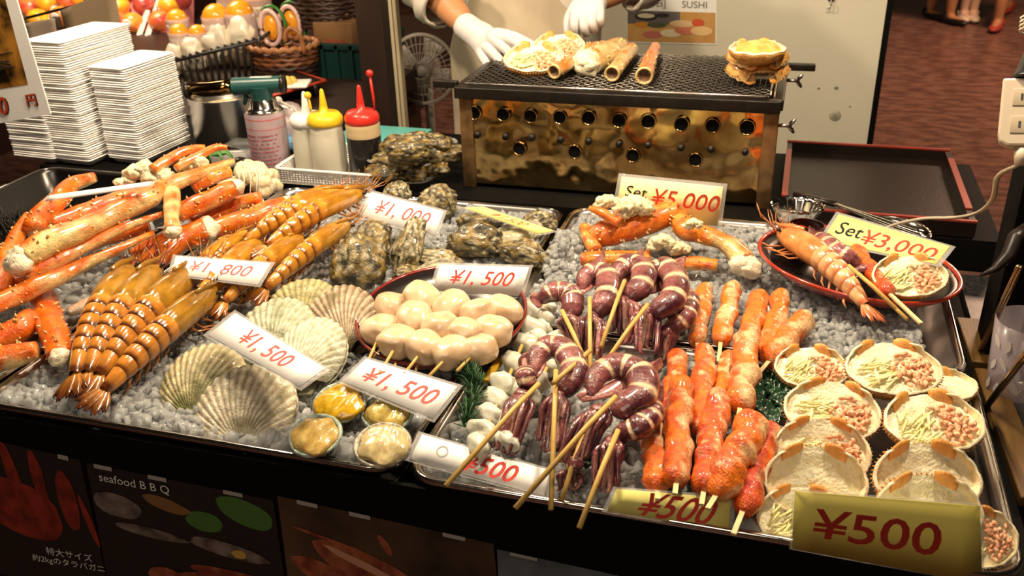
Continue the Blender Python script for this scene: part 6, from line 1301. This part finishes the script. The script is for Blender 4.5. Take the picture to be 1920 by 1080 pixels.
hand(wL, wL.lerp(eL, .14), [H(1078, 30, 1.94), H(1094, 34, 1.935), H(1110, 32, 1.938), H(1124, 26, 1.945), H(1072, 20, 1.96)],
     [[H(1076, 48, 1.925), H(1080, 62, 1.935), H(1084, 68, 1.95)], [H(1094, 50, 1.92), H(1098, 60, 1.93), H(1100, 66, 1.945)], [H(1110, 44, 1.925), H(1114, 54, 1.935), H(1114, 60, 1.95)], [H(1124, 36, 1.935), H(1126, 44, 1.945), H(1126, 48, 1.955)], [H(1064, 40, 1.95), H(1064, 60, 1.945), H(1070, 76, 1.945)]], 'white cotton glove with fingers curled down')

def walker(fl, fr, label, skinm, shoe, lower, upper, h=1.62, face=PI, skirt=False, long=False):
    fl, fr = Vector(fl), Vector(fr); c = (fl+fr)/2; z0 = -.9; S = h/1.62; t = thing('person', label, 'person', (c.x, c.y, z0), 'passers-by in the arcade'); dirv = Vector((math.sin(face), math.cos(face), 0)); sd = Vector((dirv.y, -dirv.x, 0))
    N = [((c.x, c.y, z0+.86*S), .13, .10)]; E = []; k = chain(N, E, 0, [((c.x, c.y, z0+1.08*S), .115, .085), ((c.x, c.y, z0+1.28*S), .13, .09)]); ch = k
    chain(N, E, ch, [((c.x, c.y, z0+1.38*S), .05), ((c.x, c.y, z0+1.45*S), .075, .085), ((c.x, c.y, z0+1.54*S), .075, .085)])
    for s, ft in ((-1, fl), (1, fr)):
        hp = c+sd*s*.085; chain(N, E, 0, [((hp.x, hp.y, z0+.76*S), .085), (((hp.x*.5+ft.x*.5), (hp.y*.5+ft.y*.5), z0+.44*S), .056), ((ft.x, ft.y, z0+.26*S), .052), ((ft.x, ft.y, z0+.08), .034), ((ft.x+dirv.x*.02, ft.y+dirv.y*.02, z0+.045), .036), ((ft.x+dirv.x*.15, ft.y+dirv.y*.15, z0+.028), .026)])
        sh = c+sd*s*.17; chain(N, E, ch, [((sh.x, sh.y, z0+1.27*S), .05), ((sh.x+sd.x*s*.05, sh.y, z0+1.0*S), .04), ((sh.x+sd.x*s*.06+dirv.x*.1, sh.y+dirv.y*.1, z0+.78*S), .03), ((sh.x+sd.x*s*.06+dirv.x*.12, sh.y+dirv.y*.12, z0+.70*S), .028)])
    skin('body', N, E, skinm, t)
    for s, ft in ((-1, fl), (1, fr)):
        b = MB(); a = math.atan2(dirv.y, dirv.x); q = ft+dirv*.06; R3 = Matrix.Rotation(a, 3, 'Z'); b.blob((q.x, q.y, z0+.028), (.135, .046, .030), 3, .05, 2, 1, R3); b.blob((ft.x-dirv.x*.02, ft.y-dirv.y*.02, z0+.05), (.05, .044, .045), 3); b.build('shoe', shoe, t)
    b = MB(); b.lathe([(.17, .86*S), (.155, 1.0*S), (.165, 1.22*S), (.15, 1.32*S), (.07, 1.37*S)], 24, (c.x, c.y, z0), cap=False, sx=1.1, sy=.8); b.build('top', upper, t, solid=.01)
    if skirt: b = MB(); b.lathe([(.24, .50*S), (.19, .75*S), (.16, .95*S)], 24, (c.x, c.y, z0), cap=False, sx=1.05, sy=.9); b.build('skirt', lower, t, solid=.008)
    else:
        for s, ft in ((-1, fl), (1, fr)):
            hp = c+sd*s*.085; b = MB(); b.tube([(hp.x, hp.y, z0+.92*S), (hp.x*.5+ft.x*.5, hp.y*.5+ft.y*.5, z0+.46*S), (ft.x, ft.y, z0+(.12 if long else .30))], [.10, .078, .06], 16, cap=False); b.build('trouser_leg', lower, t, solid=.006)
    b = MB(); b.blob((c.x-dirv.x*.02, c.y-dirv.y*.02, z0+1.53*S), (.088, .092, .10), 3, .05, 3, 1); b.build('hair', M_hair, t)
M_dkcl = mat('dark_cloth', (.012, .010, .012), .8); M_whsh = mat('pale_shoe', (.62, .50, .36), .5)
walker(W(1742, 34, -.9), W(1778, 44, -.9), 'passer-by in black shoes with bare ankles in the arcade', M_skin, mat('black_shoe', (.012, .010, .010), .35), M_dkcl, M_dkcl, face=PI*.80)
walker(W(1804, 38, -.9), W(1822, 38, -.9), 'passer-by in pale shoes beside the black shod one', mat('pale_stocking', (.55, .36, .25), .6), M_whsh, M_dkcl, mat('grey_cloth', (.12, .11, .11), .8), face=PI*1.0, skirt=True)
walker(W(1868, 56, -.9), W(1888, 22, -.9), 'passer-by in red shoes at the right of the arcade', M_skin, mat('red_shoe', (.35, .04, .03), .5), mat('brown_cloth', (.10, .035, .02), .8), M_dkcl, face=PI*1.1)
